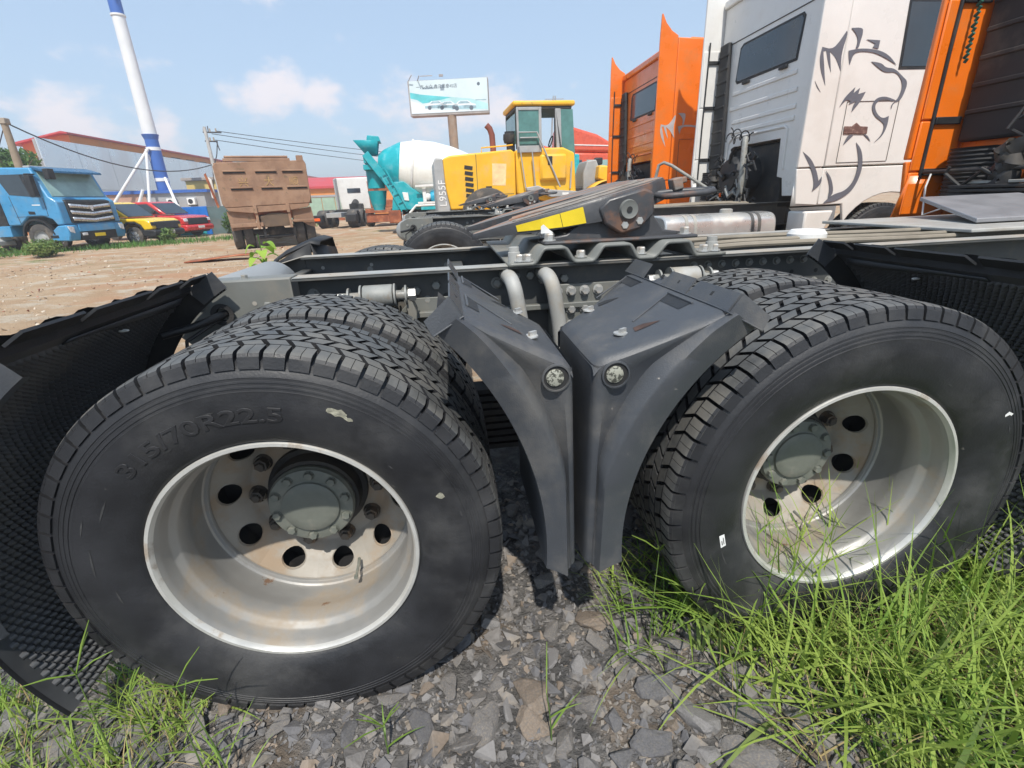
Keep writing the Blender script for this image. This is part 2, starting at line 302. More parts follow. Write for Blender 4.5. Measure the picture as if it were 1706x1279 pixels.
def chips(n, seed, area, sizes, name, mats, dens=None):
    rg = np.random.default_rng(seed); base = []
    for k in range(6):
        bm = bmesh.new(); rr = random.Random(seed*10+k)
        for _ in range(7): bm.verts.new(Vector((rr.gauss(0, 1), rr.gauss(0, 1)*.75, rr.gauss(0, 1)*.5)).normalized()*rr.uniform(.8, 1.1))
        bmesh.ops.convex_hull(bm, input=bm.verts); bmesh.ops.triangulate(bm, faces=bm.faces); bm.verts.ensure_lookup_table(); bm.verts.index_update()
        base.append((np.array([v_.co[:] for v_ in bm.verts]), np.array([[v_.index for v_ in f.verts] for f in bm.faces]))); bm.free()
    V_, F_, MI = [], [], []; off = 0; cnt = 0
    while cnt < n:
        x = rg.uniform(area[0], area[1]); y = rg.uniform(area[2], area[3])
        if dens and rg.random() > dens(x, y): cnt += .25; continue
        cnt += 1
        bv, bf = base[rg.integers(6)]; s = rg.uniform(*sizes)*(1 if rg.random() > .12 else 1.8)
        q = Euler((rg.uniform(-.8, .8), rg.uniform(-.8, .8), rg.uniform(0, 6.28))).to_matrix(); Mx = np.array(q)
        p_ = (bv*np.array([1.3, .95, .66])*s) @ Mx.T+np.array([x, y, gh(x, y)+s*.15]); V_.append(p_); F_.append(bf+off); off += len(bv); MI += [int(rg.choice(len(mats), p=[.45, .36, .11, .08]))]*len(bf)
    V_ = np.concatenate(V_); F_ = np.concatenate(F_); me = bpy.data.meshes.new(name)
    me.vertices.add(len(V_)); me.vertices.foreach_set('co', V_.ravel()); me.loops.add(F_.size); me.loops.foreach_set('vertex_index', F_.ravel().astype(np.int32)); me.polygons.add(len(F_)); me.polygons.foreach_set('loop_start', np.arange(0, F_.size, 3, dtype=np.int32)); me.polygons.foreach_set('loop_total', np.full(len(F_), 3, dtype=np.int32))
    for m_ in mats: me.materials.append(m_)
    me.polygons.foreach_set('material_index', np.array(MI, dtype=np.int32)); me.update(); me.validate(); me.shade_flat()
    return me
def cd(x, y): return 1.0 if y < .6 else max(.15, 1-(y-.6)/1.2)
gv = link('gravel', chips(30000, 5, (-1.9, 1.5, -.5, 1.1), (.003, .008), 'gravel', m_slate, cd)); tag(gv, 'loose grey slate chips on the ground around the wheels', 'gravel', kind='stuff')
gv3 = link('slate_shards', chips(3800, 9, (-1.9, 1.4, -.5, 1.0), (.008, .020), 'slate_shards', m_slate, cd)); tag(gv3, 'packed angular slate shards between the larger stones', 'shards', kind='stuff')
gv2 = link('rubble', chips(3000, 6, (-14, 0, 3.0, 17), (.012, .03), 'rubble', [mat('pale rubble', (.50, .43, .34), rough=.9, var=.3), mat('tan stone', (.38, .30, .22), rough=.9, var=.3), mat('red rubble', (.36, .17, .11), rough=.9, var=.3), mat('tan clod', (.40, .28, .19), rough=.95, var=.2)], lambda x, y: .35+.65*(mnoise.noise(Vector((x*.5, y*.9, 2))) > .1))); tag(gv2, 'scattered pale rubble over the dirt yard', 'rubble', kind='stuff')
# ---------------------------------------------------------------- wheel meshes (axis Y, origin in the plane of the outer rim lip, +Y inboard)
def tyre_meshes():
    b = MB(); yc = .127
    half = [(.112, .292), (.128, .296), (.137, .305), (.146, .33), (.154, .365), (.1565, .395), (.1545, .412), (.1550, .4185), (.1530, .4195), (.1525, .424), (.1538, .425), (.1532, .4285), (.1512, .4295), (.1506, .434), (.1518, .435), (.1510, .4385), (.1490, .4395), (.1484, .444), (.1494, .445), (.1450, .4555), (.1400, .462), (.137, .474), (.120, .479), (.09, .4815), (.045, .483)]
    prof = [(yc-h, r) for h, r in half] + [(yc, .4835)] + [(yc+h, r) for h, r in reversed(half)]
    b.lathe(prof, 120)
    side = b.mesh('tyre_sidewall', ang=40); side.materials.append(m_rubber)
    t = MB(); NB = 64; pitch = 2*PI/NB
    def block(sec0, sec1, a0, a1, sk=0.0, n=2):
        # sec: cross-section polygon in (y, r); swept from a0 to a1
        L = len(sec0); vs = []
        for k in range(n+1):
            f = k/n; a = a0+(a1-a0)*f
            for (y, r) in sec0:
                aa = a + sk*(y)
                vs.append((r*math.cos(aa), y, r*math.sin(aa)))
        fs = [(k*L+i, k*L+(i+1) % L, (k+1)*L+(i+1) % L, (k+1)*L+i) for k in range(n) for i in range(L)] + [tuple(range(L)), tuple(n*L+i for i in range(L))]
        t.add(vs, fs)
    for k in range(NB):
        a = k*pitch
        for s in (-1, 1):
            ph = 0 if s < 0 else .5*pitch
            sec = [(yc+s*.094, .478), (yc+s*.094, .4885), (yc+s*.132, .4870), (yc+s*.1405, .4840), (yc+s*.1460, .4615), (yc+s*.138, .4600)]
            block(sec, sec, a+ph+.06*pitch, a+ph+.90*pitch, 0, 1)
            top = [(yc+s*.094, .4884), (yc+s*.0945, .4955), (yc+s*.129, .4937), (yc+s*.1365, .4905), (yc+s*.1404, .4842), (yc+s*.132, .4868)]
            g = .014*pitch
            block(top, top, a+ph+.063*pitch, a+ph+.48*pitch-g, 0, 1); block(top, top, a+ph+.48*pitch+g, a+ph+.897*pitch, 0, 1)
        for j, y0 in enumerate((-.0735, -.0370, 0.0, .0370, .0735)):
            wy = .0155; ph = (.28, .78, .18, .62, .1)[j]*pitch; sk = (1.6, -1.6, 1.6, -1.6, 1.6)[j]*.7
            rt = .4960-abs(y0)*.010
            sec = [(yc+y0-wy, .482), (yc+y0-wy, rt), (yc+y0+wy, rt), (yc+y0+wy, .482)]
            block(sec, sec, a+ph+.07*pitch-sk*(yc+y0), a+ph+.84*pitch-sk*(yc+y0), sk, 1)
    tread = t.mesh('tyre_tread', ang=30); tread.materials.append(m_tread); tread.materials.append(m_rubber)
    for p_ in tread.polygons:
        c_, n_ = p_.center, p_.normal; rl = math.hypot(c_.x, c_.z)
        if (n_.x*c_.x+n_.z*c_.z)/rl < .80: p_.material_index = 1
    return side, tread
TYRE_ME, TREAD_ME = tyre_meshes()
def rim_meshes():
    b = MB()
    prof = [(.012, .286), (.004, .2945), (-.002, .2950), (-.006, .2925), (-.006, .2885), (-.001, .2850), (.006, .2815), (.014, .2790), (.020, .2775), (.045, .2755), (.052, .2735), (.062, .2655), (.070, .2625), (.105, .2605), (.115, .2615), (.135, .2665), (.150, .2672), (.192, .2672), (.197, .264), (.198, .2560), (.201, .2545), (.206, .2540)]
    b.lathe(prof, 96)
    rim = b.mesh('rim_barrel', ang=30); rim.materials.append(m_rim)
    # disc with ten hand holes
    def dy(r):
        pts = [(.130, .290), (.180, .290), (.188, .282), (.204, .262), (.2225, .245), (.240, .232), (.252, .222), (.259, .206)]
        for (r0, y0), (r1, y1) in zip(pts, pts[1:]):
            if r <= r1: return y0+(y1-y0)*max(0, (r-r0)/(r1-r0))
        return pts[-1][1]
    d = MB(); H = 10; sec = 2*PI/H; rc, hr = .2225, .0290; r0, r1 = .188, .2565; nh = 24
    def P(sx, r): return ((r)*math.cos(sx), dy(r), (r)*math.sin(sx))
    for h in range(H):
        ac = h*sec+R(-8); ring = []; bd = []; lip = []; deep = []
        sxx = sec/2*rc; kt = math.atan2(r1-rc, sxx); kb = math.atan2(rc-r0, sxx)
        cs = [0, kt/2, kt, kt+(PI/2-kt)/3, kt+(PI/2-kt)*2/3, PI/2, PI-kt-(PI/2-kt)*2/3, PI-kt-(PI/2-kt)/3, PI-kt, PI-kt/2, PI, PI+kb/2, PI+kb, PI+kb+(PI/2-kb)/3, PI+kb+(PI/2-kb)*2/3, 1.5*PI, 2*PI-kb-(PI/2-kb)*2/3, 2*PI-kb-(PI/2-kb)/3, 2*PI-kb, 2*PI-kb/2]
        nh = len(cs)
        for a in cs:
            cx, cz = math.cos(a), math.sin(a)
            def q(rad): return (ac+rad*1.04*cx/rc, rc+rad*.80*cz)
            ring.append(P(*q(hr+.0040)))
            x, y, z = P(*q(hr+.0015)); lip.append((x, y-.002, z))
            x, y, z = P(*q(hr)); deep.append((x, y+.004, z))
            # square boundary
            m_ = min(sxx/max(1e-6, abs(cx)), ((r1-rc) if cz > 0 else (rc-r0))/max(1e-6, abs(cz)))
            bx, bz = cx*m_, cz*m_
            bd.append(P(ac+bx/rc, rc+bz))
        for A, B_ in ((bd, ring), (ring, lip), (lip, deep)):
            d.add(A+B_, [(k, (k+1) % nh, nh+(k+1) % nh, nh+k) for k in range(nh)])
    # make sure the four sector corners are covered, then the inner and outer rings
    d.lathe([(dy(r)+.0015, r) for r in (.2600, .2585, .2572, .2560)], 80)
    d.lathe([(dy(r), r) for r in (.189, .184, .180, .16, .130)], 80)
    # ribs of gusset between holes
    disc = d.mesh('wheel_disc', ang=50); disc.materials.append(m_disc)
    # hub: drum body, flanged cap, dome
    h = MB()
    hb_ = MB(); hb_.lathe([(.36, .150), (.300, .150), (.298, .136), (.275, .134), (.268, .122), (.226, .120), (.222, .112)], 60); hubb = hb_.mesh('hub_body', ang=35); hubb.materials.append(m_dark)
    h.lathe([(.223, .1105), (.210, .1115), (.206, .109), (.1985, .108), (.197, .105), (.1965, .076), (.195, .074), (.189, .0735), (.1865, .070), (.184, .045), (.183, .012), (.183, .0)], 60)
    hub = h.mesh('hub_cap', ang=35); hub.materials.append(m_hub)
    bt = MB(); bt.lathe([(0, 0), (0, .0105), (.002, .0115), (.011, .0115)], 6); bt.lathe([(.0075, .0135), (.011, .0140)], 12)
    cap_bolt = bt.mesh('cap_bolt', ang=25); cap_bolt.materials.append(m_hub)
    nt_ = MB(); nt_.lathe([(.012, 0), (.012, .011), (.014, .0125), (.020, .013), (.021, .0185), (.045, .0185)], 6); nt_.lathe([(.034, .0225), (.045, .0255)], 16)
    nut = nt_.mesh('wheel_nut', ang=25); nut.materials.append(mat('rusty dark nut', (.075, .065, .055), rough=.6, dirt=(.17, .11, .065), da=.6, ds=40, dlo=.5, dhi=.65))
    st = MB(); st.tube([(.0, .0, .0), (0.002, -.02, .006), (.002, -.062, .018)], [.0045, .0045, .0035], 8); st.cyl((.002, -.062, .018), (.002, -.070, .0205), .0055)
    stem = st.mesh('valve_stem'); stem.materials.append(m_hub)
    bk = MB(); bk.lathe([(.315, .02), (.315, .268), (.215, .268)], 40)
    drum = bk.mesh('brake_drum'); drum.materials.append(m_dark)
    lipb = MB(); lipb.lathe([(.006, .2955), (-.0035, .2968), (-.0075, .2945), (-.0078, .2872), (-.0030, .2842), (.004, .2818)], 96); lip = lipb.mesh('rim_lip', ang=40); lip.materials.append(mat('worn bright rim lip', (.62, .61, .57), rough=.4, metal=.4, var=.12, vs=9, dirt=(.28, .19, .11), da=.7, ds=9, dlo=.55, dhi=.68))
    return rim, disc, hub, cap_bolt, nut, stem, drum, lip, hubb
RIM_ME, DISC_ME, HUB_ME, CAPBOLT_ME, NUT_ME, STEM_ME, DRUM_ME, LIP_ME, HUBB_ME = rim_meshes()
def make_wheel(parent, loc, rot=0.0, full=True, name='wheel'):
    w_ = empty(name, loc, parent=parent)
    w_.rotation_euler = (0, rot, 0)
    inst('tyre', TYRE_ME, w_, (0, 0, 0)); inst('tread', TREAD_ME, w_, (0, 0, 0))
    if full:
        inst('rim', RIM_ME, w_, (0, 0, 0)); inst('rim_lip', LIP_ME, w_, (0, 0, 0)); inst('hub_body', HUBB_ME, w_, (0, 0, 0)); inst('disc', DISC_ME, w_, (0, 0, 0)); inst('hub', HUB_ME, w_, (0, 0, 0)); inst('brake_drum', DRUM_ME, w_, (0, 0, 0))
        for k in range(10):
            a = 2*PI*k/10
            inst('hub_bolt', CAPBOLT_ME, w_, (.093*math.cos(a+.2), .1875, .093*math.sin(a+.2)), (0, -a, 0))
            inst('wheel_nut', NUT_ME, w_, (.1645*math.cos(a), .243, .1645*math.sin(a)), (0, -a, 0))
        inst('valve_stem', STEM_ME, w_, (.225*math.cos(R(-66)), .215, .225*math.sin(R(-66))), (R(20), 0, 0))
    return w_
# ---------------------------------------------------------------- foreground tractor unit: world coordinates shifted so the thing's origin is under its centre line
TY = 1.2
TW = Matrix.Translation((0, -TY, 0))
def W(): return MB(TW)
truck = empty('tractor_truck', (0, TY, 0))
tag(truck, 'grey tractor unit in the foreground with bare dual wheels and black plastic fenders', 'truck', 'tractor units parked in a row')
# wheels ------------------------------------------------------------------
wheels = []
for cx, rot in ((-.7, 0.0), (.7, R(13))):
    wo = make_wheel(truck, (cx, -TY, .5), rot); wheels.append(wo)
    wi = make_wheel(truck, (cx, -TY+.345, .5), R(5), full=False)
    # inner rim seen through the hand holes
    far = make_wheel(truck, (cx, 2*TY-TY, .5), 0, full=False); far.rotation_euler = (0, 0, PI)
    far2 = make_wheel(truck, (cx, TY-.345, .5), 0, full=False); far2.rotation_euler = (0, 0, PI)
    wheels += [wi, far, far2]
# sidewall lettering on the rear outer tyre: 315/70R22.5
def sidewall_text(txt, r, a_mid, size, wheel, yface, mat_, ext=.0004):
    me = text_mesh(txt, size, ext, 3, .0009); bw = max(v.co.x for v in me.vertices)-min(v.co.x for v in me.vertices)
    for v in me.vertices:
        a = a_mid - v.co.x*1.5/r; rr = r+v.co.y
        y = yface(rr)-v.co.z-.0006
        v.co = (rr*math.cos(a), y, rr*math.sin(a))
    me.materials.append(mat_); me.shade_flat()
    return link('embossed_lettering', me, wheel)
def side_y(r):
    pts = [(.305, -.010), (.33, -.019), (.365, -.027), (.395, -.0295), (.418, -.027)]
    for (a, b), (c, d) in zip(pts, pts[1:]):
        if r <= c: return b+(d-b)*(r-a)/(c-a)
    return -.027
sidewall_text('315/70R22.5', .366, R(107), .047, wheels[0], side_y, m_emb)
# mud smear, chips and paper label on the sidewalls
def patch(name, wheel, a, r, pts, m_, off=.0012):
    p = MB(); vs = []
    for (u, v) in pts:
        rr = r+v; aa = a-u/r; vs.append((rr*math.cos(aa), side_y(rr)-off, rr*math.sin(aa)))
    n = len(vs); p.add(vs, [tuple(range(n))]); return p.build(name, m_, wheel, smooth=False)
m_scuff = mat('grey scuffed rubber', (.042, .042, .042), rough=.7, var=.3, vs=60)
m_mud = mat('dried mud', (.27, .26, .20), rough=.9, var=.35, vs=60, bump=.4, bs=150)
def blob(rx, ry, n=11, sd=1):
    rnd = random.Random(sd); return [(rx*math.cos(2*PI*k/n)*rnd.uniform(.55, 1.1), ry*math.sin(2*PI*k/n)*rnd.uniform(.5, 1.15)) for k in range(n)]
patch('mud_smear', wheels[0], R(64), .398, blob(.026, .010, 15, 3), m_mud)
patch('mud_smear', wheels[0], R(60.5), .392, blob(.010, .005, 9, 5), m_mud)
for k_, (aa_, rr_, l_) in enumerate(((100, .385, .012), (150, .37, .03), (158, .40, .022), (171, .385, .04), (186, .36, .02), (40, .34, .008), (75, .36, .006), (118, .345, .007), (12, .41, .01))):
    patch('scuff', wheels[0], R(aa_), rr_, [(-l_, -.0012), (l_*.4, -.0020), (l_, .0004), (l_*.2, .0018), (-l_*.6, .0012)], m_scuff, .0008)
    patch('scuff', wheels[4], R(aa_*1.3+20), rr_, [(-l_, -.0012), (l_*.4, -.0020), (l_, .0004), (l_*.2, .0018), (-l_*.6, .0012)], m_scuff, .0008)
patch('mud_smear', wheels[0], R(21), .385, blob(.011, .012, 9, 8), m_mud)
patch('mud_smear', wheels[4], R(55-13), .414, [(-.006, -.012), (.0, -.014), (.003, 0), (.009, .004), (.006, .010), (-.002, .004), (-.007, .001)], m_whitep)
lab = patch('paper_label', wheels[4], R(193.5+13), .362, [(-.019, -.0075), (.019, -.0075), (.019, .0075), (-.019, .0075)], m_sticker, .0016)
for j in range(2):
    patch('label_print', wheels[4], R(193.5+13), .362, [(-.012, -.004+j*.005), (.010-j*.008, -.004+j*.005), (.010-j*.008, -.002+j*.005), (-.012, -.002+j*.005)], m_ink, .0022)
# frame rails --------------------------------------------------------------
BOLT_ME = None
def bolt_mesh(name, r, h, m_, washer=1.35):
    b = MB(); b.lathe([(0, 0), (0, r*.86), (.15*h, r), (h, r)], 6); b.lathe([(h*.78, r*washer), (h, r*washer*1.02)], 14); b.lathe([(h*.78, r*.9), (h*.78, r*washer)], 14)
    me = b.mesh(name, ang=25); me.materials.append(m_); return me
BOLT_S = bolt_mesh('bolt_small', .011, .014, m_boltd); BOLT_L = bolt_mesh('bolt_large', .0155, .02, m_boltd); BOLT_Z = bolt_mesh('bolt_zinc', .014, .022, m_bolt)
def bolts(parent, me, pts, rot=(0, 0, 0)):
    for p in pts: inst('bolt', me, parent, (p[0], p[1]-TY, p[2]), rot)
RT = 1.028
near = W()      # outward open channel: web, top flange, lower flange
near.bb(-.80, 3.6, .783, .793, .770, RT-.010); near.bb(-.80, 3.6, .715, .793, RT-.010, RT); near.bb(-.80, 3.6, .715, .793, .760, .770)
nr = near.build('frame_rail', m_chasd, truck, bevel=.002)
cap = W(); cap.bb(-.795, 3.6, .713, .790, RT+.0005, RT+.0025); cap.build('rail_top_flange', m_flange, truck)
endp = W()
endp.prism([(-.80, RT+.004), (-.80, .70), (-1.10, .78), (-1.18, .86), (-1.17, .985), (-1.09, RT+.004)], .712, .722)
endp.prism([(-.80, RT+.006), (-1.085, RT+.006), (-1.16, .995), (-1.165, .985), (-1.09, RT-.006), (-.80, RT-.006)], .7225, .80)
ep = endp.build('rail_end_plate', m_chas, truck, bevel=.006)
for x, z in ((-1.03, .955), (-.925, .957), (-.835, .958)):
    hl = W(); hl.lathe([(.7105, 0), (.7105, .0075)], 12, (x, 0, z)); hl.build('bolt_hole', m_white if x < -1 else m_flange, ep)
for p in ((-1.09, .705, .96), (-.885, .705, .945)): bolts(ep, BOLT_L, [p])
gr_ = W(); gr_.lathe([(.700, .032), (.690, .036), (.690, .022), (.712, .022)], 20, (-1.024, 0, .931)); gr_.build('grommet', m_black, ep)
hs = W(); hs.tube([(-1.02, .72, .931), (-1.04, .66, .926), (-1.09, .62, .91), (-1.16, .58, .90)], .012, 10); hs.tube([(-1.02, .71, .925), (-1.06, .65, .90), (-1.11, .61, .87), (-1.115, .60, .82)], .006, 8)
hs.build('cable', m_black, ep)
for x in (-1.055, -.955): inst('bolt', BOLT_S, ep, (x, .755-TY, RT+.018), (R(-90), 0, 0))
far_ = W(); far_.bb(-1.00, 3.6, 1.625, 1.635, .765, RT-.022); far_.bb(-1.00, 3.6, 1.555, 1.636, RT-.022, RT-.012); far_.bb(-1.0, 3.6, 1.56, 1.636, .755, .765)
far_.prism([(-1.0, RT-.012), (-1.2, .965), (-1.2, .80), (-1.0, .765)], 1.6245, 1.6355)
fr_ = far_.build('frame_rail', m_chasd, truck, bevel=.002)
fcap = W(); fcap.bb(-1.0, 3.6, 1.553, 1.638, RT-.0115, RT-.009); fcap.prism([(-1.0, RT-.009), (-1.2, .968), (-1.2, .966), (-1.0, RT-.0115)], 1.553, 1.638); fcap.build('rail_top_flange', m_flange, fr_)
for k in range(14):
    bolts(fr_, BOLT_S, [(-.95+.13*k, 1.612, .90+.035*((k*7) % 3-1))])
for x, z in ((-.92, .955), (-.68, .958)):
    h_ = W(); h_.lathe([(1.6235, 0), (1.6235, .009)], 12, (x, 0, z)); h_.build('bolt_hole', m_flange, fr_)
# crossmembers and the tank shaped dome at the tail
for x0, x1 in ((-1.02, -.97), (-.30, -.22), (.75, .83), (1.9, 1.98)):
    xm = W(); xm.bb(x0, x1, .80, 1.62, .79, .955); xm.build('crossmember', m_chasd, truck, bevel=.006)
dm = W(); dm.lathe([(.86, .0), (.862, .06), (.875, .10), (.90, .118), (1.5, .118), (1.53, .10), (1.545, .0)], 32, (-1.125, 0, .895)); dm.build('air_tank', mat('pale grey tank', (.27, .28, .28), rough=.45, var=.08), truck)
# longitudinal air lines and bolts on the near web
xs = [-.74, -.64, -.62, -.40, -.33, -.26, -.18]
bolts(nr, BOLT_L, [(-.755, .765, .962), (-.335, .768, .97), (-.405, .768, .955), (-.255, .768, .955), (-.12, .765, .965), (.045, .768, .967), (.125, .768, .968), (-.05, .768, .985), (.0, .768, .985)])
bolts(nr, BOLT_S, [(-.60, .771, .95), (-.56, .771, .95), (-.37, .771, .92)])
bolts(nr, BOLT_S, [(.62+.055*k, .771, .985) for k in range(9)] + [(1.0+.06*k, .771, .90) for k in range(6)])
for x, z, r in ((-.41, .915, .010), (-.362, .918, .009), (-.30, .925, .017), (-.385, .845, .011), (1.02, .94, .008), (1.12, .94, .008)):
    wh = W(); wh.lathe([(.7818, 0), (.7818, r)], 14, (x, 0, z)); wh.build('bolt_hole', m_ink, nr)
bp = W()   # lower bracket plates with bolt rows between the fenders
bp.prism([(-.42, .93), (-.20, .93), (-.16, .80), (-.16, .74), (-.48, .74), (-.52, .84)], .772, .781)
bp.build('bracket_plate', m_chas, truck, bevel=.002)
bq = W(); bq.bb(.07, .33, .755, .781, .74, .95); bq.bb(.065, .074, .70, .781, .76, .955); bq.bb(-.19, -.18, .70, .781, .76, .945); bq.bb(-.6, .9, .74, .765, .865, .885)
bpl = bq.build('spring_bracket', m_chas, truck, bevel=.003)
bolts(bpl, BOLT_Z, [(.095+.05*i, .733, z) for i in range(4) for z in (.925, .86, .80)] + [(-.215, .733, .925), (-.03, .733, .73), (.03, .733, .735)])
sb = W(); sb.bb(-.20, .10, .70, .78, .62, .755); sb.prism([(-.10, .76), (.06, .76), (.10, .60), (-.14, .60)], .64, .70)
sb.build('spring_seat', m_chasd, truck, bevel=.01)
for x in (-.085, .045):
    pp = W(); pts = []
    for k in range(9):
        a = R(90)*k/8; pts.append((x+.002*k, .72-.055*math.sin(a)-.02, .945+.055*math.cos(a)-.005))
    pts += [(x+.03, .645, .85), (x+.045, .645, .70)]
    pp.tube([(x, .79, .998-.004)]+pts, .0255, 14); pp.build('bent_pipe', m_pipe, truck)
# torque rod / suspension bushes bolted to the rail
def bush(x0, m_):
    t = empty('rod_bush', (0, 0, 0), parent=truck)
    b = W(); b.lathe([(-.048, .0), (-.048, .036), (-.044, .0385), (.044, .0385), (.048, .036), (.048, 0)], 24, (x0, .70, .957), axis='x'); b.build('bush_sleeve', m_, t)
    c = W()
    for xx in (-.098, -.058, .052, .088): c.lathe([(xx, 0), (xx, .040 if abs(xx) < .06 else .033), (xx+.006, .040 if abs(xx) < .06 else .033), (xx+.006, 0)], 20, (x0, .70, .957), axis='x')
    c.lathe([(-.12, 0), (-.12, .017), (.115, .017), (.115, 0)], 16, (x0, .70, .957), axis='x'); c.build('bush_washer', m_boltd, t)
    h_ = W(); h_.lathe([(-.135, 0), (-.135, .018), (-.112, .018), (-.112, 0)], 6, (x0, .70, .957), axis='x'); h_.lathe([(.10, 0), (.10, .022), (.122, .022), (.122, 0)], 6, (x0, .70, .957), axis='x'); h_.build('bush_nut', m_bolt, t)
    a = W(); a.prism([(x0+.075, .975), (x0+.095, .975), (x0+.12, .90), (x0+.115, .84), (x0+.085, .84), (x0+.09, .90)], .69, .76); a.build('bush_arm', m_chas, t, bevel=.003)
bush(-.525, m_boltd); bush(.545, m_pipe)
# axles, differentials, leaf springs
ax = W()
for cx in (-.7, .7):
    ax.cyl((cx, .28, .5), (cx, 2.12, .5), .075, n=20); ax.sphere((cx, 1.2, .5), (.24, .20, .23), 18, 12); ax.cyl((cx, 1.2, .5), (cx+(.42), 1.2, .55), .10, .07, 16)
ax.build('axle', m_dark, truck)
sp = W()
for j in range(9):
    L_ = .66-.055*j; pts = [(-L_+2*L_*k/10, .70, .60+.028*(-j)+.09*((k-5)/5*L_/.66)**2*0+.0) for k in range(11)]
    for a_, b_ in zip(pts, pts[1:]): sp.bar(a_, b_, .09, .018)
sp.build('leaf_spring', m_dark, truck)
shaft = W(); shaft.cyl((-.5, 1.2, .62), (.3, 1.2, .66), .05); shaft.cyl((1.05, 1.2, .60), (3.2, 1.2, .72), .055); shaft.build('propeller_shaft', m_dark, truck)
# ---------------------------------------------------------------- fenders
CR = (.7, .5)
def pol(c, r, a): return (c[0]+r*math.cos(R(a)), c[1]+r*math.sin(R(a)))
def fender_pair(mir):
    """fender piece behind the front drive wheel (mir=False); the piece ahead of the rear wheel is its slightly narrower mirror"""
    f = empty('fender', (0, 0, 0), parent=truck)
    XL = .012; XC = .269; RB = .672
    fx = (lambda x: -.058-.79*(x-XL)) if mir else (lambda x: x)
    def Q(x, y, z): return (fx(x), y, z+(.11*max(0, x-XL) if mir else 0))
    def edge_r(a): return .595+(a-127)/61*.030
    def zt(x): u = (x-XL)/(XC-XL); return .934+.066*u+.015*u*u
    def yin(x): return .30+.075*min(1, max(0, (x-.02)/.1))+.165*max(0, (x-.12)/.15)
    g = W(); angs = [127+61*k/44 for k in range(45)]; rows = []
    for a in angs:
        t = (a-127)/61.; re = edge_r(a); bw = .077+.012*t
        def pr(r): return pol(CR, r, a+2.9*(1-t)**2*min(1, (r-re)/bw))
        if a < 152:
            u = (a-127)/25.; x_ = XC+(XL-XC)*u; Lb = (x_, zt(x_)-.010-.006*u); yl = -.050+.006*u
        else:
            u = (a-152)/36.; Lb = (XL-.012*u, zt(XL)-.016+(.415-zt(XL)+.016)*u); yl = -.044
        Bn = pr(re+bw*.90); Bo = pr(re+bw); ds = math.hypot(Lb[0]-Bo[0], Lb[1]-Bo[1])
        if Bo[0] < Lb[0]+.012: Bo = (Lb[0]+.012, Bo[1]); 
        if Bn[0] < Lb[0]+.016: Bn = (Lb[0]+.016, Bn[1])
        k1 = min(.34, .022/max(ds, .02)); k2 = .62
        dip = min(1, ds/.08)
        V1 = (Bo[0]+(Lb[0]-Bo[0])*k1, Bo[1]+(Lb[1]-Bo[1])*k1); V2 = (Bo[0]+(Lb[0]-Bo[0])*k2, Bo[1]+(Lb[1]-Bo[1])*k2)
        ro = [(pol(CR, re, a), -.030), (pr(re+.004), -.050), (pr(re+bw*.4), -.058), (Bn, -.066), (Bo, -.063+.008*(1-dip)), (V1, -.052+.024*dip), (V2, -.050+.012*dip), (((V2[0]+Lb[0])/2, (V2[1]+Lb[1])/2), -.050+.004*dip), (Lb, yl)]
        rows.append([Q(p[0], y, p[1]) for p, y in ro])
    g.grid(rows)
    left = []
    for a, r_ in zip(angs, rows):
        if a >= 151.9:
            x, y, z = r_[-1]; s = -1 if mir else 1; yb = .30
            left.append([(x, y, z), (x-s*.006, y+.002, z), (x-s*.012, y+.010, z), (x-s*.0145, y+.024, z), (x-s*.015, .10, z), (x-s*.015, yb-.04, z), (x-s*.011, yb-.012, z), (x+s*.0, yb, z), (x+s*.03, yb+.01, z)])
    g.grid(left)
    top_rows = []
    for k in range(23):
        u = k/22; xx = XC+(XL-.015-XC)*u; zz = zt(max(xx, XL-.004)); e = max(0, (XL+.012-xx)/.027)
        zz -= .020*e**2.2
        row = []; y00 = -.050+.006*u; y1 = yin(xx)
        for j in range(19):
            s_ = j/18; y = y00+(y1-y00)*(s_**1.7)
            drop = (.010+.006*u)*max(0, 1-(y-y00)/.020)**2.2+.012*max(0, 1-(y1-y)/.02)**2
            row.append(Q(xx, y, zz-drop))
        top_rows.append(row)
    g.grid(top_rows)
    g.grid([[r_[-1], (r_[-1][0], r_[-1][1]+.003, r_[-1][2]-.05)] for r_ in top_rows])
    g.grid([[Q(pol(CR, edge_r(a)+.002, a)[0], y, pol(CR, edge_r(a)+.002, a)[1]) for y in (-.030, .1, .25, .40)] for a in angs])
    g.build('fender_shell', m_plastic, f, ang=52, weld=True)
    # upturned joint flap beyond the crease, in tabs
    fl = W()
    for (y0, y1), dz in zip(((-.052, .13), (.136, .275), (.28, .33), (.40, .545)), (0, .002, -.018, .004)):
        fl.add([Q(XC+.001, y0, zt(XC)+.001), Q(XC+.001, y1, zt(XC)+.001), Q(XC+.029, y1-.012, zt(XC)+.034+dz), Q(XC+.029, y0+.004, zt(XC)+.034+dz)], [(0, 1, 2, 3)])
    fl.add([Q(.343, -.062, .972), Q(XC+.001, -.056, 1.013), Q(XC+.031, -.051, 1.050), Q(.362, -.056, 1.000)], [(0, 1, 2, 3)])
    fl.build('joint_flap', m_plastic, f, solid=.004, smooth=False)
    cre = W(); cre.tube([Q(.341, -.064, .975), Q(XC, -.058, zt(XC)), Q(XC, .0, zt(XC)+.0015), Q(XC, .28, zt(XC)+.0015), Q(XC, .54, zt(XC)+.0015)], .0022, 6); cre.build('joint_crease', m_plastic, f)
    for y in (.04, .20, .30, .47):
        hh = W(); q_ = Q(XC+.016, y, zt(XC)+.0195); hh.box(q_, (.010, .008, .0045), (0, R(-50 if not mir else 50), 0)); hh.build('flap_hole', m_ink, f)
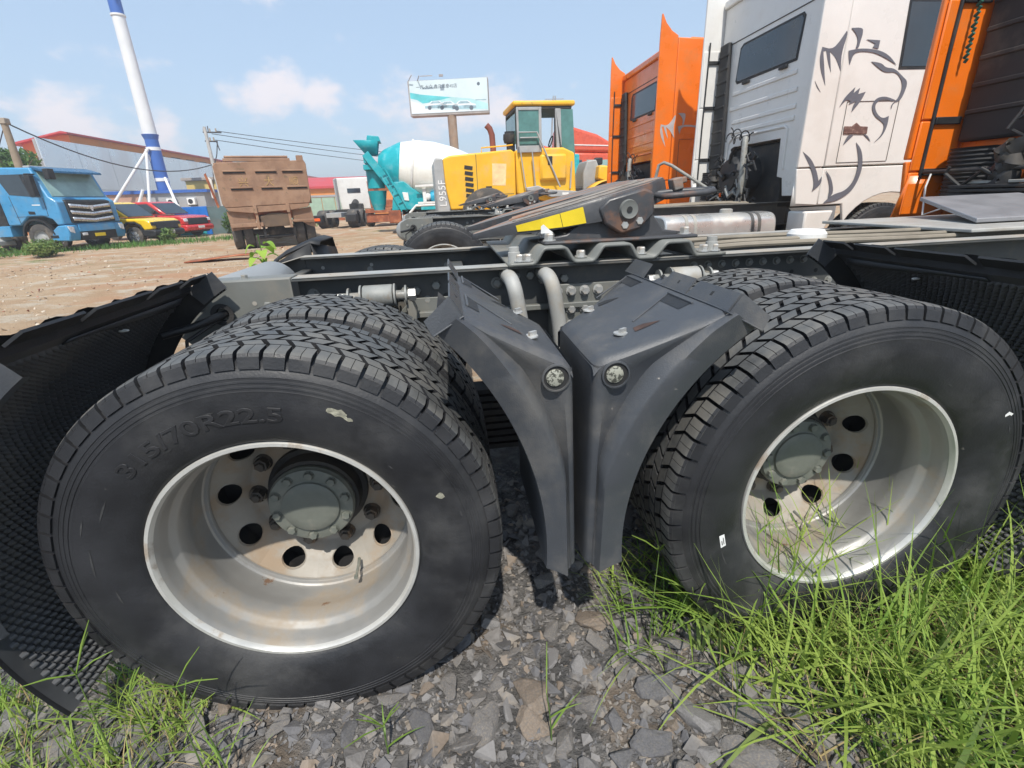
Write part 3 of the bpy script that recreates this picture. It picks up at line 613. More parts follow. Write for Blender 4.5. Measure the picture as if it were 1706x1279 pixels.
    def on(x, y, o=.0): return Q(x, y, zt(x)+o)
    for y0, y1 in ((.070, .185), (.37, .475)):
        pk = W(); pk.add([on(.250, y0, .0012), on(.250, y1, .0012), on(.222, y1-.01, .0012), on(.222, y0-.004, .0012)], [(0, 1, 2, 3)]); pk.build('sunk_pocket', m_black, f)
        e_ = W(); e_.bar(on(.253, y0-.006, .002), on(.253, y1+.006, .002), .006, .006); e_.bar(on(.25, y1+.004, .001), on(.13, y1-.085, .001), .004, .004); e_.build('pocket_rib', m_plastic, f, bevel=.0015)
        ym = y0-.022 if y0 < .2 else y0-.05
        s_ = W(); s_.add([on(.112, ym-.012, .0014), on(.117, ym+.014, .0014), on(.140, ym+.016, .0014), on(.172, ym-.004, .0014), on(.140, ym-.010, .0014)], [(0, 1, 2, 3, 4)]); s_.build('slot', m_rustv0 if y0 < .2 else m_black, f)
    for (x, y) in ((.086, .054), (.083, .30)):
        c = W(); q_ = on(x, y); c.lathe([(q_[2]-.001, .0), (q_[2]+.001, .0165), (q_[2]+.004, .016), (q_[2]+.005, .0)], 16, (q_[0], q_[1], 0), axis='z'); c.box((q_[0]+.004, y, q_[2]+.008), (.020, .007, .010), (0, 0, R(35))); c.build('clip', m_bolt, f)
    lx, lz, yf = .043, .898, -.0465
    q_ = Q(lx, 0, lz)
    lp = W(); lp.lathe([(yf, .0305), (yf-.004, .0295), (yf-.0045, .0265), (yf+.001, .0255)], 32, (q_[0], 0, q_[2])); lp.build('lamp_ring', m_plastic, f)
    l1 = W(); l1.lathe([(yf-.0008, .0270), (yf-.0012, .0)], 28, (q_[0], 0, q_[2])); l1.build('lamp_recess', m_ink, f)
    l2 = W(); l2.lathe([(yf-.0015, .0185), (yf-.0040, .0180), (yf-.0055, .015), (yf-.006, .0)], 28, (q_[0]-.0025, 0, q_[2]+.001)); l2.build('marker_lamp', m_lens, f)
    return f
m_rustv0 = mat('rusty bracket', (.06, .035, .028), rough=.9, var=.4, vs=40)
fender_pair(False); fender_pair(True)
m_mat = mat('dusty spray mat', (.065, .067, .07), rough=.5, var=.3, vs=5, dirt=(.14, .13, .115), da=.7, ds=4, dlo=.46, dhi=.7)
def mudguard(cx, mir):
    """far half of the wheel arch: concave shell lined with a studded spray mat, seen from its inside"""
    s = -1 if mir else 1        # opens towards +x for s=1 (behind the rear wheel)
    f = empty('mudguard', (0, 0, 0), parent=truck)
    C_ = (cx, .5)
    def P(a, r, y): p = pol(C_, r, a); return ((p[0]) if s > 0 else (2*cx-p[0]), y, p[1])
    g = W(); na, ny = 232, 76; rows = []
    for i in range(na+1):
        a = 126+(212-126)*i/na; row = []
        for j in range(ny+1):
            y = -.045+.69*j/ny
            on = 1 if (8 < i and 3 < j < ny-2) else 0
            lane = (i//4); fr = (i % 4)/4.; st = (lane % 2)*.5
            bump = max(0, math.sin(PI*((j/2.0+st) % 1.0)))*max(0, math.sin(PI*fr))
            row.append(P(a, (.640)-(.0115+.003*mnoise.noise(Vector((i*.06, j*.09, 1))))*bump*on, y))
        rows.append(row)
    g.grid(rows); g.build('spray_mat', m_mat, f, ang=30)
    b = W()
    b.grid([[P(a, .648, y) for y in (-.05, .2, .4, .66)] for a in [126+86*k/30 for k in range(31)]])
    # turned up flange with steps along the joint, and end walls
    b.grid([[P(126, .640, y), P(125.2, .655, y), P(122.5, .66+.008*((int(y*20)) % 2), y)] for y in [-.05+.71*k/24 for k in range(25)]])
    b.grid([[P(a, .648, .66), P(a, .640, .664), P(a, .585, .668)] for a in [119+50*k/24 for k in range(25)]])
    bo = b.build('guard_shell', m_black, f, ang=40)
    fl = W()
    for y0, y1 in ((-.04, .13), (.15, .37), (.39, .52), (.55, .66)):
        fl.grid([[P(123.4, .648, y0), P(119.8, .650, y0+.006)], [P(123.4, .648, y1), P(119.8, .650, y1-.006)]])
    fl.build('joint_flap', m_black, f, solid=.006, smooth=False)
    rb = W()
    for k in range(5): rb.grid([[P(124.5-1.3*k, .652, .652+.004*(k % 2)), P(124.5-1.3*k-.65, .640, .656)], [P(124.5-1.3*k, .60, .665), P(124.5-1.3*k-.65, .585, .668)]])
    rb.grid([[P(a, .648, .651), P(a, .59, .661)] for a in (127, 124, 121, 118)])
    rb.build('end_rib', m_plastic, f, solid=.004, smooth=False)
    # pale lip strip under the joint and the grey outer lip that covers the tyre flank
    st_ = W(); st_.grid([[P(127.0, .634, y), P(129.0, .632+.006*math.sin(y*9), y)] for y in [.14+.46*k/12 for k in range(13)]]); st_.build('lip_strip', m_plastic, f, solid=.003)
    lp = W()
    lp.grid([[P(a, .648, -.047), P(a, .652, -.060), P(a, .632, -.066), P(a, .590, -.060), P(a, .586, -.046)] for a in [124+64*k/24 for k in range(25)]]); lp.build('outer_lip', m_plastic, f)
    for a, y in ((131.5, .36),):
        c = W(); q = P(a, .628, y); c.sphere(q, (.014, .008, .004), 8, 5); c.build('clip', m_white, f)
    return f
mudguard(-.7, False); mudguard(.7, True)
# far-side fender piece standing above the far rail
ff = W(); ff.grid([[(x, y, z-dz) for x, z in ((-1.27, .97), (-1.19, 1.02), (-1.05, 1.075), (-1.00, 1.06))] for y, dz in ((1.95, .02), (2.0, .0), (2.3, 0), (2.34, .06))]); ff.grid([[(-1.27, 1.95, .95), (-1.05, 1.95, 1.055)], [(-1.27, 1.95, .80), (-1.05, 1.95, .80)]]); ff.grid([[(-1.05, 1.95, 1.055), (-1.0, 2.34, 1.0)], [(-1.0, 1.95, .8), (-.97, 2.34, .8)]])
ff.build('fender', m_black, truck, solid=.008)
# ---------------------------------------------------------------- fifth wheel coupling
fw = empty('fifth_wheel', (0, 0, 0), parent=truck)
sub = W()       # corrugated mounting plate
xsz = [(-.085, 0), (.0, 0), (.043, 1), (.108, 1), (.150, 0), (.207, 0), (.250, 1), (.335, 1), (.375, 0), (.425, 0), (.478, 1), (.548, 1), (.585, 0), (.690, 0)]
prof = []
for i, (x, h) in enumerate(xsz): prof.append((x, RT+.006+h*.048))
rows = []
fine = []
for (x0, z0), (x1, z1) in zip(prof, prof[1:]):
    for k in range(6):
        t = k/6; s_ = t*t*(3-2*t); fine.append((x0+(x1-x0)*t, z0+(z1-z0)*s_))
fine.append(prof[-1])
sub.grid([[(x, y, z) for x, z in fine] for y in (.695, 1.2, 1.68)])
sp_ = sub.build('mounting_plate', m_chas, fw, solid=.011, ang=60)
tb = bolt_mesh('plate_bolt', .016, .024, m_bolt)
for x in (-.045, .035-.05, .18, .40, .62, .66):
    inst('plate_bolt', tb, fw, (x, .725-TY+(.03 if x in (.18, .40) else 0), RT+.038), (R(-90), 0, 0))
for x in (-.06, .655):
    st = W(); st.lathe([(RT+.01, .021), (RT+.045, .021), (RT+.046, .018), (RT+.062, .018), (RT+.063, .0)], 18, (x, .735, 0), axis='z'); st.build('stud', m_pipe, fw)
# pedestal brackets
for y0, y1 in ((.80, .83), (1.55, 1.58)):
    pd = W(); pd.prism([(.06, RT+.062), (.60, RT+.062), (.60, RT+.075), (.50, RT+.090), (.43, 1.205), (.40, 1.235), (.27, 1.235), (.235, 1.19), (.14, RT+.09), (.06, RT+.078)], y0, y1); pd.bb(.05, .61, y0-.05, y1+.06, RT+.060, RT+.072)
    pd.build('pedestal', m_fw, fw, bevel=.006)
for x in (.075, .575):
    b_ = inst('pedestal_bolt', BOLT_Z, fw, (x, .79-TY, RT+.097), (R(-90), 0, 0), 1.25)
# top plate: tilted, horseshoe with two ramps and a throat
Tt = TW @ Matrix.Translation((.335, 1.2, 1.252)) @ Matrix.Rotation(R(-13.2), 4, 'Y')
pl = MB(Tt)
def outline(off=0):
    o_ = []
    # right (front) end is blunt, left (rear) has ramps either side of the throat
    o_ += [(.205-off, -.26), (.19-off, -.33), (.10, -.41+off), (-.10, -.43+off), (-.30, -.40+off), (-.44+off, -.345), (-.52+off, -.305), (-.545+off, -.265), (-.53+off, -.225)]
    o_ += [(-.36, -.14), (-.24, -.075), (-.14, -.05), (-.06, -.045), (-.02, 0)]
    return o_ + [(x, -y) for x, y in reversed(o_[:-1])]
O_ = outline(); n_ = len(O_)
def droop(x): return -.06*max(0, -.42-x)**1.2
lay = [(0, .012, -.074), (0, 0, -.010), (.006, 0, 0)]
vs = []
for (of, _, z) in lay:
    for (x, y) in outline(of): vs.append((x, y, z+droop(x)+(0 if z > -.05 else .056*max(0, min(1, (-.18-x)/.35)))))
fs = [(l*n_+i, l*n_+(i+1) % n_, (l+1)*n_+(i+1) % n_, (l+1)*n_+i) for l in range(2) for i in range(n_)]
pl.add(vs, fs); pl.build('coupling_plate_skirt', m_fw, fw, ang=50)
tp = MB(Tt); tp.add([(x, y, .0005+droop(x)) for x, y in outline(.006)], [tuple(range(n_))]); tm = tp.mesh('plate_top', smooth=False)
bmt = bmesh.new(); bmt.from_mesh(tm); bmesh.ops.triangulate(bmt, faces=bmt.faces); bmt.to_mesh(tm); bmt.free(); tm.materials.append(m_rust); link('coupling_plate', tm, fw)
rb = MB(Tt)
for y in (-.33, -.30, -.20, -.13): rb.tube([(-.40+abs(y+.25)*.3, y, .002+droop(-.40)), (-.30, y*1.05, .003), (-.1, y*1.08, .003), (.16, y*1.02, .002)], .005, 6)
rb.build('grease_groove', m_rust, fw)
pv = MB(Tt); pv.prism([(-.09, -.085), (-.10, -.03), (-.06, -.008), (.07, -.008), (.10, -.03), (.09, -.10), (.03, -.135), (-.04, -.135)], -.442, -.400)
pv.build('pivot_housing', m_fw, fw, bevel=.008)
pc = MB(Tt); pc.lathe([(-.452, 0), (-.452, .022), (-.455, .030), (-.440, .034)], 24, (.0, 0, -.060)); pc.build('pivot_pin', m_chas, fw)
pn = MB(Tt); pn.lathe([(-.4555, 0), (-.4555, .010)], 16, (0, 0, -.060)); pn.build('pivot_bore', m_ink, fw)
for dx in (-.022, .032): 
    q = Tt @ Vector((dx, -.447, -.108)); inst('pivot_bolt', BOLT_Z, fw, q)
sk = MB(Tt); yy = -.4335
def skirt_y(x): 
    pts = [(-.44, -.345), (-.30, -.40), (-.10, -.43), (.10, -.41)]
    for (a, b), (c, d) in zip(pts, pts[1:]):
        if x <= c: return b+(d-b)*(x-a)/(c-a)
    return -.41
def zlo(x): return -.069+.056*max(0, (-.18-x)/.35)
for xa, xb in ((-.385, -.232), (-.230, -.150)):
    k_ = MB(Tt); xr = sorted({xa, xb, *[x for x in (-.345, -.30, -.265) if xa < x < xb]}); k_.grid([[(x, skirt_y(x)-.0035, zlo(x)+.004), (x, skirt_y(x)-.0035, -.010+droop(x))] for x in xr]); k_.build('yellow_sticker', m_yel, fw, smooth=False)
k_ = MB(Tt); x0 = -.29; k_.add([(x0+u, skirt_y(x0+u)-.0055, z) for u, z in ((-.020, -.058), (.022, -.066), (.006, -.045), (-.004, -.030), (-.014, -.034))], [(0, 1, 2, 3, 4)]); k_.build('sticker_tear', m_sticker, fw, smooth=False)
hd = MB(Tt); hd.tube([(.12, -.40, -.045), (.14, -.44, -.055), (.17, -.455, -.060), (.27, -.46, -.078), (.305, -.45, -.082), (.315, -.425, -.080), (.29, -.40, -.074), (.19, -.385, -.052), (.11, -.36, -.04)], .0105, 10); hd.build('release_handle', m_fw, fw)
ck = MB(Tt); ck.box((.205, -.38, -.03), (.035, .05, .04)); ck.box((.235, -.37, -.025), (.03, .02, .02)); ck.build('latch', m_rust, fw, bevel=.004)
# lines and cables lying along the rails in front of the coupling
m_tanline = mat('dusty tan line', (.24, .21, .165), rough=.7, var=.2, vs=6)
ln = W()
for y, z, r in ((.86, 1.035, .011), (.90, 1.045, .009), (1.02, 1.05, .010)): ln.tube([(.62+k*.25, y+.012*math.sin(k*1.7), z+.006*math.sin(k)) for k in range(11)], r, 8)
ln.build('air_line', m_tanline, truck)
cp = W(); cp.lathe([(1.035, .072), (1.065, .072), (1.08, .06), (1.085, 0)], 24, (1.17, .93, 0), axis='z'); cp.build('white_reservoir', m_whitep, truck)
plate = W(); plate.prism([(1.78, 1.045), (3.1, 1.045), (3.1, 1.06), (1.78, 1.06)], .80, 1.62); plate.build('deck_plate', m_pipe, truck, bevel=.004)
dk = W(); dk.add([(2.0, .98, 1.085), (2.75, .98, 1.085), (2.85, 1.52, 1.165), (2.25, 1.52, 1.165), (2.0, .98, 1.065), (2.75, .98, 1.065), (2.85, 1.52, 1.145), (2.25, 1.52, 1.145)], [(0, 1, 2, 3), (4, 7, 6, 5), (0, 4, 5, 1), (1, 5, 6, 2), (2, 6, 7, 3), (3, 7, 4, 0)]); dk.build('step_plate', mat('grey step plate', (.25, .255, .27), rough=.45, metal=.2, var=.1), truck, bevel=.004)
# ---------------------------------------------------------------- sleeper cabs (x = 0 is the back wall, -y the side towards the camera)
LION = [[(-0.248,2.466),(-0.122,2.441),(-0.017,2.596),(-0.001,2.573),(-0.034,2.409),(-0.006,2.256),(-0.088,2.378),(-0.159,2.426),(-0.111,2.25),(-0.159,2.331),(-0.201,2.434),(-0.23,2.427),(-0.148,2.136),(-0.227,2.267),(-0.26,2.38)],
  [(-0.269,2.179),(-0.187,2.079),(-0.237,2.121)],
  [(0.028,2.619),(0.148,2.623),(0.16,2.572),(0.147,2.502),(0.144,2.455),(0.113,2.447),(0.123,2.518),(0.089,2.572)],
  [(0.042,2.432),(0.149,2.45),(0.293,2.445),(0.423,2.42),(0.519,2.371),(0.594,2.306),(0.505,2.347),(0.39,2.392),(0.301,2.417),(0.175,2.426),(0.098,2.408),(0.08,2.312),(0.055,2.376)],
  [(0.212,2.525),(0.361,2.516),(0.359,2.445),(0.295,2.457),(0.313,2.488)],
  [(0.31,2.338),(0.428,2.324),(0.481,2.283),(0.587,2.276),(0.691,2.206),(0.77,2.155),(0.749,2.037),(0.72,1.986),(0.654,1.97),(0.644,1.91),(0.633,1.954),(0.703,2.012),(0.721,2.139),(0.616,2.248),(0.492,2.238),(0.397,2.284)],
  [(0.664,1.996),(0.547,2.032),(0.445,2.017),(0.411,1.941),(0.465,1.853),(0.566,1.799),(0.608,1.763),(0.598,1.674),(0.529,1.604),(0.612,1.665),(0.641,1.762),(0.635,1.85),(0.57,1.825),(0.493,1.87),(0.447,1.94),(0.473,1.991),(0.554,2.006),(0.647,1.979)],
  [(0.051,1.94),(0.093,2.032),(0.188,2.117),(0.18,2.064),(0.242,2.11),(0.235,2.055),(0.314,2.075),(0.281,1.995),(0.199,1.894),(0.204,1.962),(0.228,1.992),(0.151,1.963),(0.165,1.993),(0.112,2.011)],
  [(0.32,1.61),(0.404,1.535),(0.451,1.387),(0.438,1.256),(0.38,1.125),(0.221,1.035),(0.067,1.022),(0.161,1.105),(0.31,1.137),(0.393,1.258),(0.397,1.426)],
  [(0.031,1.345),(0.114,1.268),(0.17,1.114),(0.113,1.068),(0.115,1.192)],
  [(-0.273,1.537),(-0.168,1.471),(-0.078,1.349),(-0.035,1.245),(-0.007,1.291),(0.004,1.215),(-0.091,1.143),(-0.08,1.219),(-0.133,1.351),(-0.206,1.445)],
  [(0.205,1.684),(0.271,1.679),(0.174,1.587)],
  [(0.39,1.679),(0.435,1.675),(0.483,1.614)]]
def soften(poly, it=2):
    """round the gentle corners of a decal outline, keep its sharp points"""
    for _ in range(it):
        out_ = []; n = len(poly)
        for i in range(n):
            a, b, c = Vector(poly[i-1]), Vector(poly[i]), Vector(poly[(i+1) % n]); u, w_ = (a-b), (c-b)
            if u.length > 1e-5 and w_.length > 1e-5 and u.angle(w_) > R(100): out_ += [tuple(b+u*.25), tuple(b+w_*.25)]
            else: out_.append(tuple(b))
        poly = out_
    return poly
LION = [soften(p_) for p_ in LION]
def prism_o(name, poly, d0, d1, m_, parent, plane='xz', bevel=.0, smooth=True):
    b = MB(); b.prism(poly, d0, d1, plane); return b.build(name, m_, parent, bevel=bevel, smooth=smooth)
m_intake = mat('dark ribbed intake plastic', (.022, .022, .023), rough=.7, var=.25, vs=4, dirt=(.10, .085, .07), da=.6, ds=3)
m_badge = mat('brown badge', (.16, .085, .07), rough=.5, var=.3, vs=40, dirt=(.35, .25, .2), da=.6, ds=40)
m_seam = mat('panel gap', (.06, .058, .055), rough=.8)
m_chain = mat('green hose', (.03, .12, .09), rough=.4, var=.4, vs=20)
m_orr = mat('orange reflector', (.85, .12, .01), rough=.3)
def make_cab(parent, x0, paint, lion=False, engine=True, tall=3.42, iy=.80, fw=.27, idp=.20):
    k_ = fw/.27
    cab = empty('cab', (x0, 0, 0), parent=parent)
    def pb(nm, m_, f, **k):
        b = MB(); f(b); return b.build(nm, m_, cab, **k)
    arch = [(.87+.60*math.cos(R(a)), .50+.60*math.sin(R(a))) for a in range(150, 20, -10)]
    # cab shell: a rounded box behind the side skins
    pb('cab_body', paint, lambda b: b.prism([(.95, 1.35), (.95, 1.80), (.02, 1.80), (.02, tall-.12), (.25, tall), (1.5, tall-.06), (1.95, tall-.55), (2.12, 2.2), (2.2, 1.35)], -1.17, 1.17), bevel=.05)
    skin = [(.004, 1.385), (.004, tall-.02), (1.5, tall-.1), (1.9, tall-.6), (2.1, 2.2), (2.18, 1.385)]
    low = [(.004, 1.372), (2.18, 1.372), (2.2, .62), (1.55, .62)] + [p for p in reversed(arch)] + [(.30, 1.0), (.004, 1.0)]
    for s in (-1, 1):
        prism_o('side_panel', skin, s*1.165, s*1.20, paint, cab, bevel=.012)
        prism_o('sill_panel', low, s*1.16, s*1.196, paint, cab, bevel=.010)
        fair = [(x*k_, z) for x, z in [(-.002, tall+.0), (-.10, tall+.06), (-.19, tall+.16), (-.25, tall+.28), (-.262, tall+.27), (-.272, tall), (-.276, 2.2), (-.285, 1.385), (-.002, 1.385)]]
        prism_o('side_fairing', fair, s*1.168, s*1.203, paint, cab, bevel=.010)
        prism_o('fairing_foot', [(-.002, 1.372), (-.284*k_, 1.372), (-.27*k_, 1.25), (-.245*k_, 1.02), (-.002, 1.0)], s*1.165, s*1.199, paint, cab, bevel=.008)
        # inner face of the fairing: stepped panels, brackets and their rod
        for z0, z1 in ((1.02, 1.30), (1.31, 1.62), (1.63, 2.30), (2.31, 3.0)):
            prism_o('fairing_liner', [(-.262*k_, z0), (-.262*k_, z1), (-.03, z1), (-.03, z0)], s*1.150, s*1.166, paint, cab, bevel=.012)
        for z in (1.30, 1.62, 2.30, 2.86):
            prism_o('fairing_bracket', [(-.20*k_, z-.022), (-.20*k_, z+.022), (-.06*k_, z+.022), (-.06*k_, z-.022)], s*1.128, s*1.149, m_black, cab, bevel=.004)
        b = MB(); b.tube([(-.205*k_, s*1.142, 1.26), (-.21*k_, s*1.142, 2.0), (-.20*k_, s*1.142, 3.1)], .011, 8); b.build('fairing_rod', m_black, cab)
        b = MB(); b.add([(-.26*k_, s*1.15, 1.28), (-.05, s*1.15, 1.28), (.1, s*1.19, 1.0), (-.285*k_, s*1.19, 1.0)], [(0, 1, 2, 3)]); b.build('fairing_flare', paint, cab, solid=.015)
    for s in (-1,):
        def q(b): b.prism([(.62, 2.83), (.94, 2.83), (.985, 2.29), (.655, 2.29)], s*1.2015, s*1.2065)
        pb('side_window', m_glass, q, bevel=.02); pb('window_seal', m_black, lambda b: b.prism([(.595, 2.855), (.965, 2.855), (1.01, 2.265), (.63, 2.265)], s*1.2005, s*1.2035), bevel=.015)
        pb('door_window', m_glass, lambda b: b.prism([(1.15, 2.83), (1.75, 2.75), (2.0, 2.15), (1.15, 2.15)], s*1.2015, s*1.2065), bevel=.02)
        fr = MB()
        for a_, c_ in (((.132, 1.99), (.717, 1.99)), ((.717, 1.99), (.717, 1.42)), ((.717, 1.42), (.132, 1.42)), ((.132, 1.42), (.132, 1.99))): fr.bar((a_[0], s*1.2035, a_[1]), (c_[0], s*1.2035, c_[1]), .004, .004)
        fr.build('locker_hatch', m_seam, cab)
    # back wall round the engine opening
    pb('back_wall', paint, lambda b: b.prism([(-1.15, 1.10), (-.60, 1.10), (-.55, 1.30), (-.45, 1.32), (-.42, 1.74), (.60, 1.74), (.66, 1.66), (.70, 1.25), (.78, 1.10), (1.15, 1.10), (1.15, tall-.15), (-1.15, tall-.15)], -.018, .019, 'yz'), bevel=.006)
    for z, y0, y1 in ((2.40, -.55, .75), (2.22, -.60, .78), (2.05, -.62, .70), (1.93, -.62, .70)):
        pb('pressed_rib', paint, lambda b: b.box((-.021, (y0+y1)/2, z), (.022, y1-y0, .05)), bevel=.010, seg=3)
    pb('pressed_rib', paint, lambda b: b.tube([(-.02, -.55, 1.40), (-.02, -.53, 1.83), (-.02, -.48, 1.86), (-.02, .62, 1.86), (-.02, .72, 1.80), (-.02, .78, 1.4)], .018, 8))
    pb('rear_window', m_glass, lambda b: b.prism([(-.50, 2.53), (-.535, 2.90), (-.50, 2.935), (.60, 2.935), (.66, 2.90), (.70, 2.57), (.66, 2.535)], -.030, -.0185, 'yz'), bevel=.006)
    pb('window_seal', m_black, lambda b: b.prism([(-.52, 2.51), (-.56, 2.92), (-.52, 2.96), (.62, 2.96), (.685, 2.92), (.725, 2.55), (.68, 2.51)], -.024, -.0185, 'yz'), bevel=.004)
    pb('roof_seam', m_seam, lambda b: b.tube([(-.021, -1.12, 3.02), (-.021, 1.12, 3.02)], .006, 6))
    for y in (-.30, .45): pb('window_catch', m_black, lambda b: b.box((-.035, y, 2.49), (.03, .14, .035)), bevel=.006)
    pb('roof_edge', paint, lambda b: b.prism([(-1.15, tall-.15), (1.15, tall-.15), (1.15, tall-.05), (-1.15, tall-.05)], -.06, .02, 'yz'), bevel=.02)
    # dark intake column by the far fairing with horizontal ribs
    pb('air_intake', m_intake, lambda b: b.prism([(iy, 1.48), (1.12, 1.48), (1.12, 3.05), (iy+.1, 3.05), (iy+.04, 2.3)], -idp, -.022, 'yz'), bevel=.02)
    for k in range(9): pb('intake_rib', m_intake, lambda b: b.box((-idp-.003, (iy+1.16)/2, 1.66+.155*k), (.02, 1.10-iy-.05, .028)), bevel=.006)
    bl = MB(); bl.lathe([(1.06+.013*k, .17+.012*(k % 2)) for k in range(30)], 24, (-.06, .93, 0), axis='z'); bl.build('intake_bellows', m_intake, cab)
    if engine:
        b = MB(); b.bb(.05, 1.0, -.42, .70, .95, 1.72); b.build('engine_block', m_dark, cab, bevel=.03)
        b = MB(); b.lathe([(-.25, 0), (-.25, .20), (-.2, .235), (.2, .24), (.24, .2), (.24, 0)], 28, (-.04, .20, 1.36), axis='x'); b.build('air_filter', m_black, cab)
        b = MB(); b.tube([(-.30, -.15, 1.78), (-.33, -.20, 1.70), (-.33, -.22, 1.3), (-.33, -.20, 1.05)], .035, 12); b.build('coolant_pipe', m_boltd, cab)
        rnd = random.Random(3)
        for k in range(26):
            b = MB(); y = rnd.uniform(-.40, .65); z = rnd.uniform(1.0, 1.62); pts = [(-.15-rnd.uniform(0, .2), y, z)]
            for _ in range(5): pts.append((pts[-1][0]+rnd.uniform(-.06, .06), pts[-1][1]+rnd.uniform(-.16, .16), pts[-1][2]+rnd.uniform(-.12, .10)))
            b.tube(pts, rnd.uniform(.008, .024), 7); b.build('hose', m_black if k % 4 else m_boltd, cab)
        for (y, z, n_) in ((.02, 1.80, 6), (.16, 1.77, 5)):
            b = MB(); b.tube([(-.10-.012*k/3, y+.03*k/6+.058*math.sin(k*PI/8)*1.0, z+.015*k/8+.058*math.cos(k*PI/8)) for k in range(16*n_//2)], .0075, 6); b.build('coiled_hose', m_black, cab)
        b = MB(); b.tube([(-.26, .60+.03*math.sin(k*.9), 1.06+.014*k) for k in range(28)], [.055+.010*(k % 2) for k in range(28)], 10); b.build('ribbed_hose', m_dark, cab)
        for y, z in ((.34, 1.13), (.06, 1.16), (.02, 1.16)): pb('reflector', m_orr, lambda b: b.box((-.28, y, z), (.02, .035, .05)), bevel=.004)
    if lion:
        for pl_ in LION:
            b = MB(); b.prism(pl_, -1.2062, -1.2035); b.build('lion_decal', m_decal, cab, smooth=False)
        b = MB(); b.prism([(.144, 1.765), (.23, 1.763), (.275, 1.797), (.327, 1.761), (.415, 1.755), (.42, 1.686), (.15, 1.694)], -1.212, -1.2035); bd = b.build('badge', m_badge, cab, bevel=.004)
    return cab
# --- the foreground truck's cab
t1cab = make_cab(truck, 3.33, m_orange, engine=True, iy=.55, fw=.37, idp=.09)
ww = MB(); ww.tube([(-.26, .95, 1.06), (-.28, 1.05, 1.02), (-.26, 1.10, 1.20), (-.22, 1.12, 1.30)], .006, 6); ww.build('white_wire', m_whitep, t1cab)
for k in range(14):
    b = MB(); b.tube([(-.19, 1.115+.012*(k % 2), 1.95+.028*k), (-.19, 1.10, 1.97+.028*k)], .010, 6); b.build('hose_coil', m_chain, t1cab)
bar_ = MB(); bar_.cyl((-.28, -.9, 1.285), (-.28, 1.12, 1.30), .012); bar_.build('grab_rail', m_dark, t1cab)
for z in (1.10, 1.125, 1.15, 1.175, 1.20): 
    b = MB(); b.bb(-.34, -.03, .20, .86, z-.009, z+.009); b.build('bellows_fold', m_intake, t1cab, bevel=.004)
b = MB(); b.bb(-.30, -.08, .35, .80, 1.215, 1.232); b.build('bellows_clamp', m_flange, t1cab, bevel=.003)
# --- parked tractor units behind it: same chassis parts, own cab
COPY = ('wheel', 'frame_rail', 'rail_top_flange', 'rail_end_plate', 'crossmember', 'air_tank', 'axle', 'fifth_wheel', 'leaf_spring', 'propeller_shaft', 'air_line', 'bracket_plate')
def sister(loc, label, cabx, paint, lion, rz=0, zoff=0.0):
    t = empty('tractor_truck', loc, rz); tag(t, label, 'truck', 'tractor units parked in a row')
    for ch in list(truck.children):
        if ch.name.split('.')[0] in COPY:
            c_ = dup(ch, t)
            for g_ in list(c_.children):
                if g_.name.startswith(('yellow_sticker', 'sticker_tear', 'embossed', 'paper_label', 'label_print', 'mud_smear')): bpy.data.objects.remove(g_)
    make_cab(t, cabx, paint, lion, tall=3.62 if lion else 3.42, idp=.08, fw=.29)
    return t
t2 = sister((.35, 5.40, .04), 'white tractor unit with a grey lion head on its cab side', 3.40, m_cabwhite, True)
t3 = sister((.15, 8.60, .04), 'orange tractor unit parked beyond the white lion cab', 3.30, m_orange, False)
tk = MB(); pts = [(.26*math.copysign(abs(math.cos(a))**.5, math.cos(a)), .25*math.copysign(abs(math.sin(a))**.5, math.sin(a))) for a in [2*PI*k/32 for k in range(32)]]
tk.prism([(p[0]-.85, p[1]+.70) for p in pts], 1.72, 3.02, 'yz'); tkk = tk.build('fuel_tank', m_alu, t2, bevel=.02)
for x in (1.95, 2.05, 2.72, 2.80):
    b = MB(); b.prism([(p[0]*1.015-.85, p[1]*1.02+.70) for p in pts], x, x+.035, 'yz'); b.build('tank_strap', m_chasd if x > 2.5 else m_flange, tkk)
b = MB(); b.lathe([(.94, .07), (.985, .07), (.995, .05), (.995, 0)], 20, (2.55, -.85, 0), axis='z'); b.build('filler_cap', m_flange, tkk)
b = MB(); b.prism([(3.28, .94), (3.62, .94), (3.50, .62), (3.28, .62)], -1.20, -.9); b.build('step_panel', m_cabwhite, t2, bevel=.02)
for tt, cx_ in ((t2, 3.40+.87), (t3, 3.30+.87), (truck, 3.33+.87)):
    for s in (-1, 1):
        w_ = make_wheel(tt, (cx_, s*1.14, .5), 0, full=False); w_.rotation_euler = (0, 0, 0 if s < 0 else PI)
hp = MB(); hp.tube([(2.30, .70, .98), (2.33, .70, 1.40), (2.36, .69, 1.55), (2.42, .66, 1.58), (2.50, .6, 1.54), (2.9, .35, 1.24), (3.0, .28, 1.15)], .022, 10); hp.build('hose_hoop', m_boltd, t2)
# silver lion stripes on the orange cab's side
for pl_ in LION[:1]+LION[2:4]:
    b = MB(); b.prism([(x+.05, z-.25) for x, z in pl_], -1.2062, -1.2035); b.build('lion_decal', mat('silver decal', (.42, .40, .40), rough=.4), [c for c in t3.children if c.name.startswith('cab')][0], smooth=False)
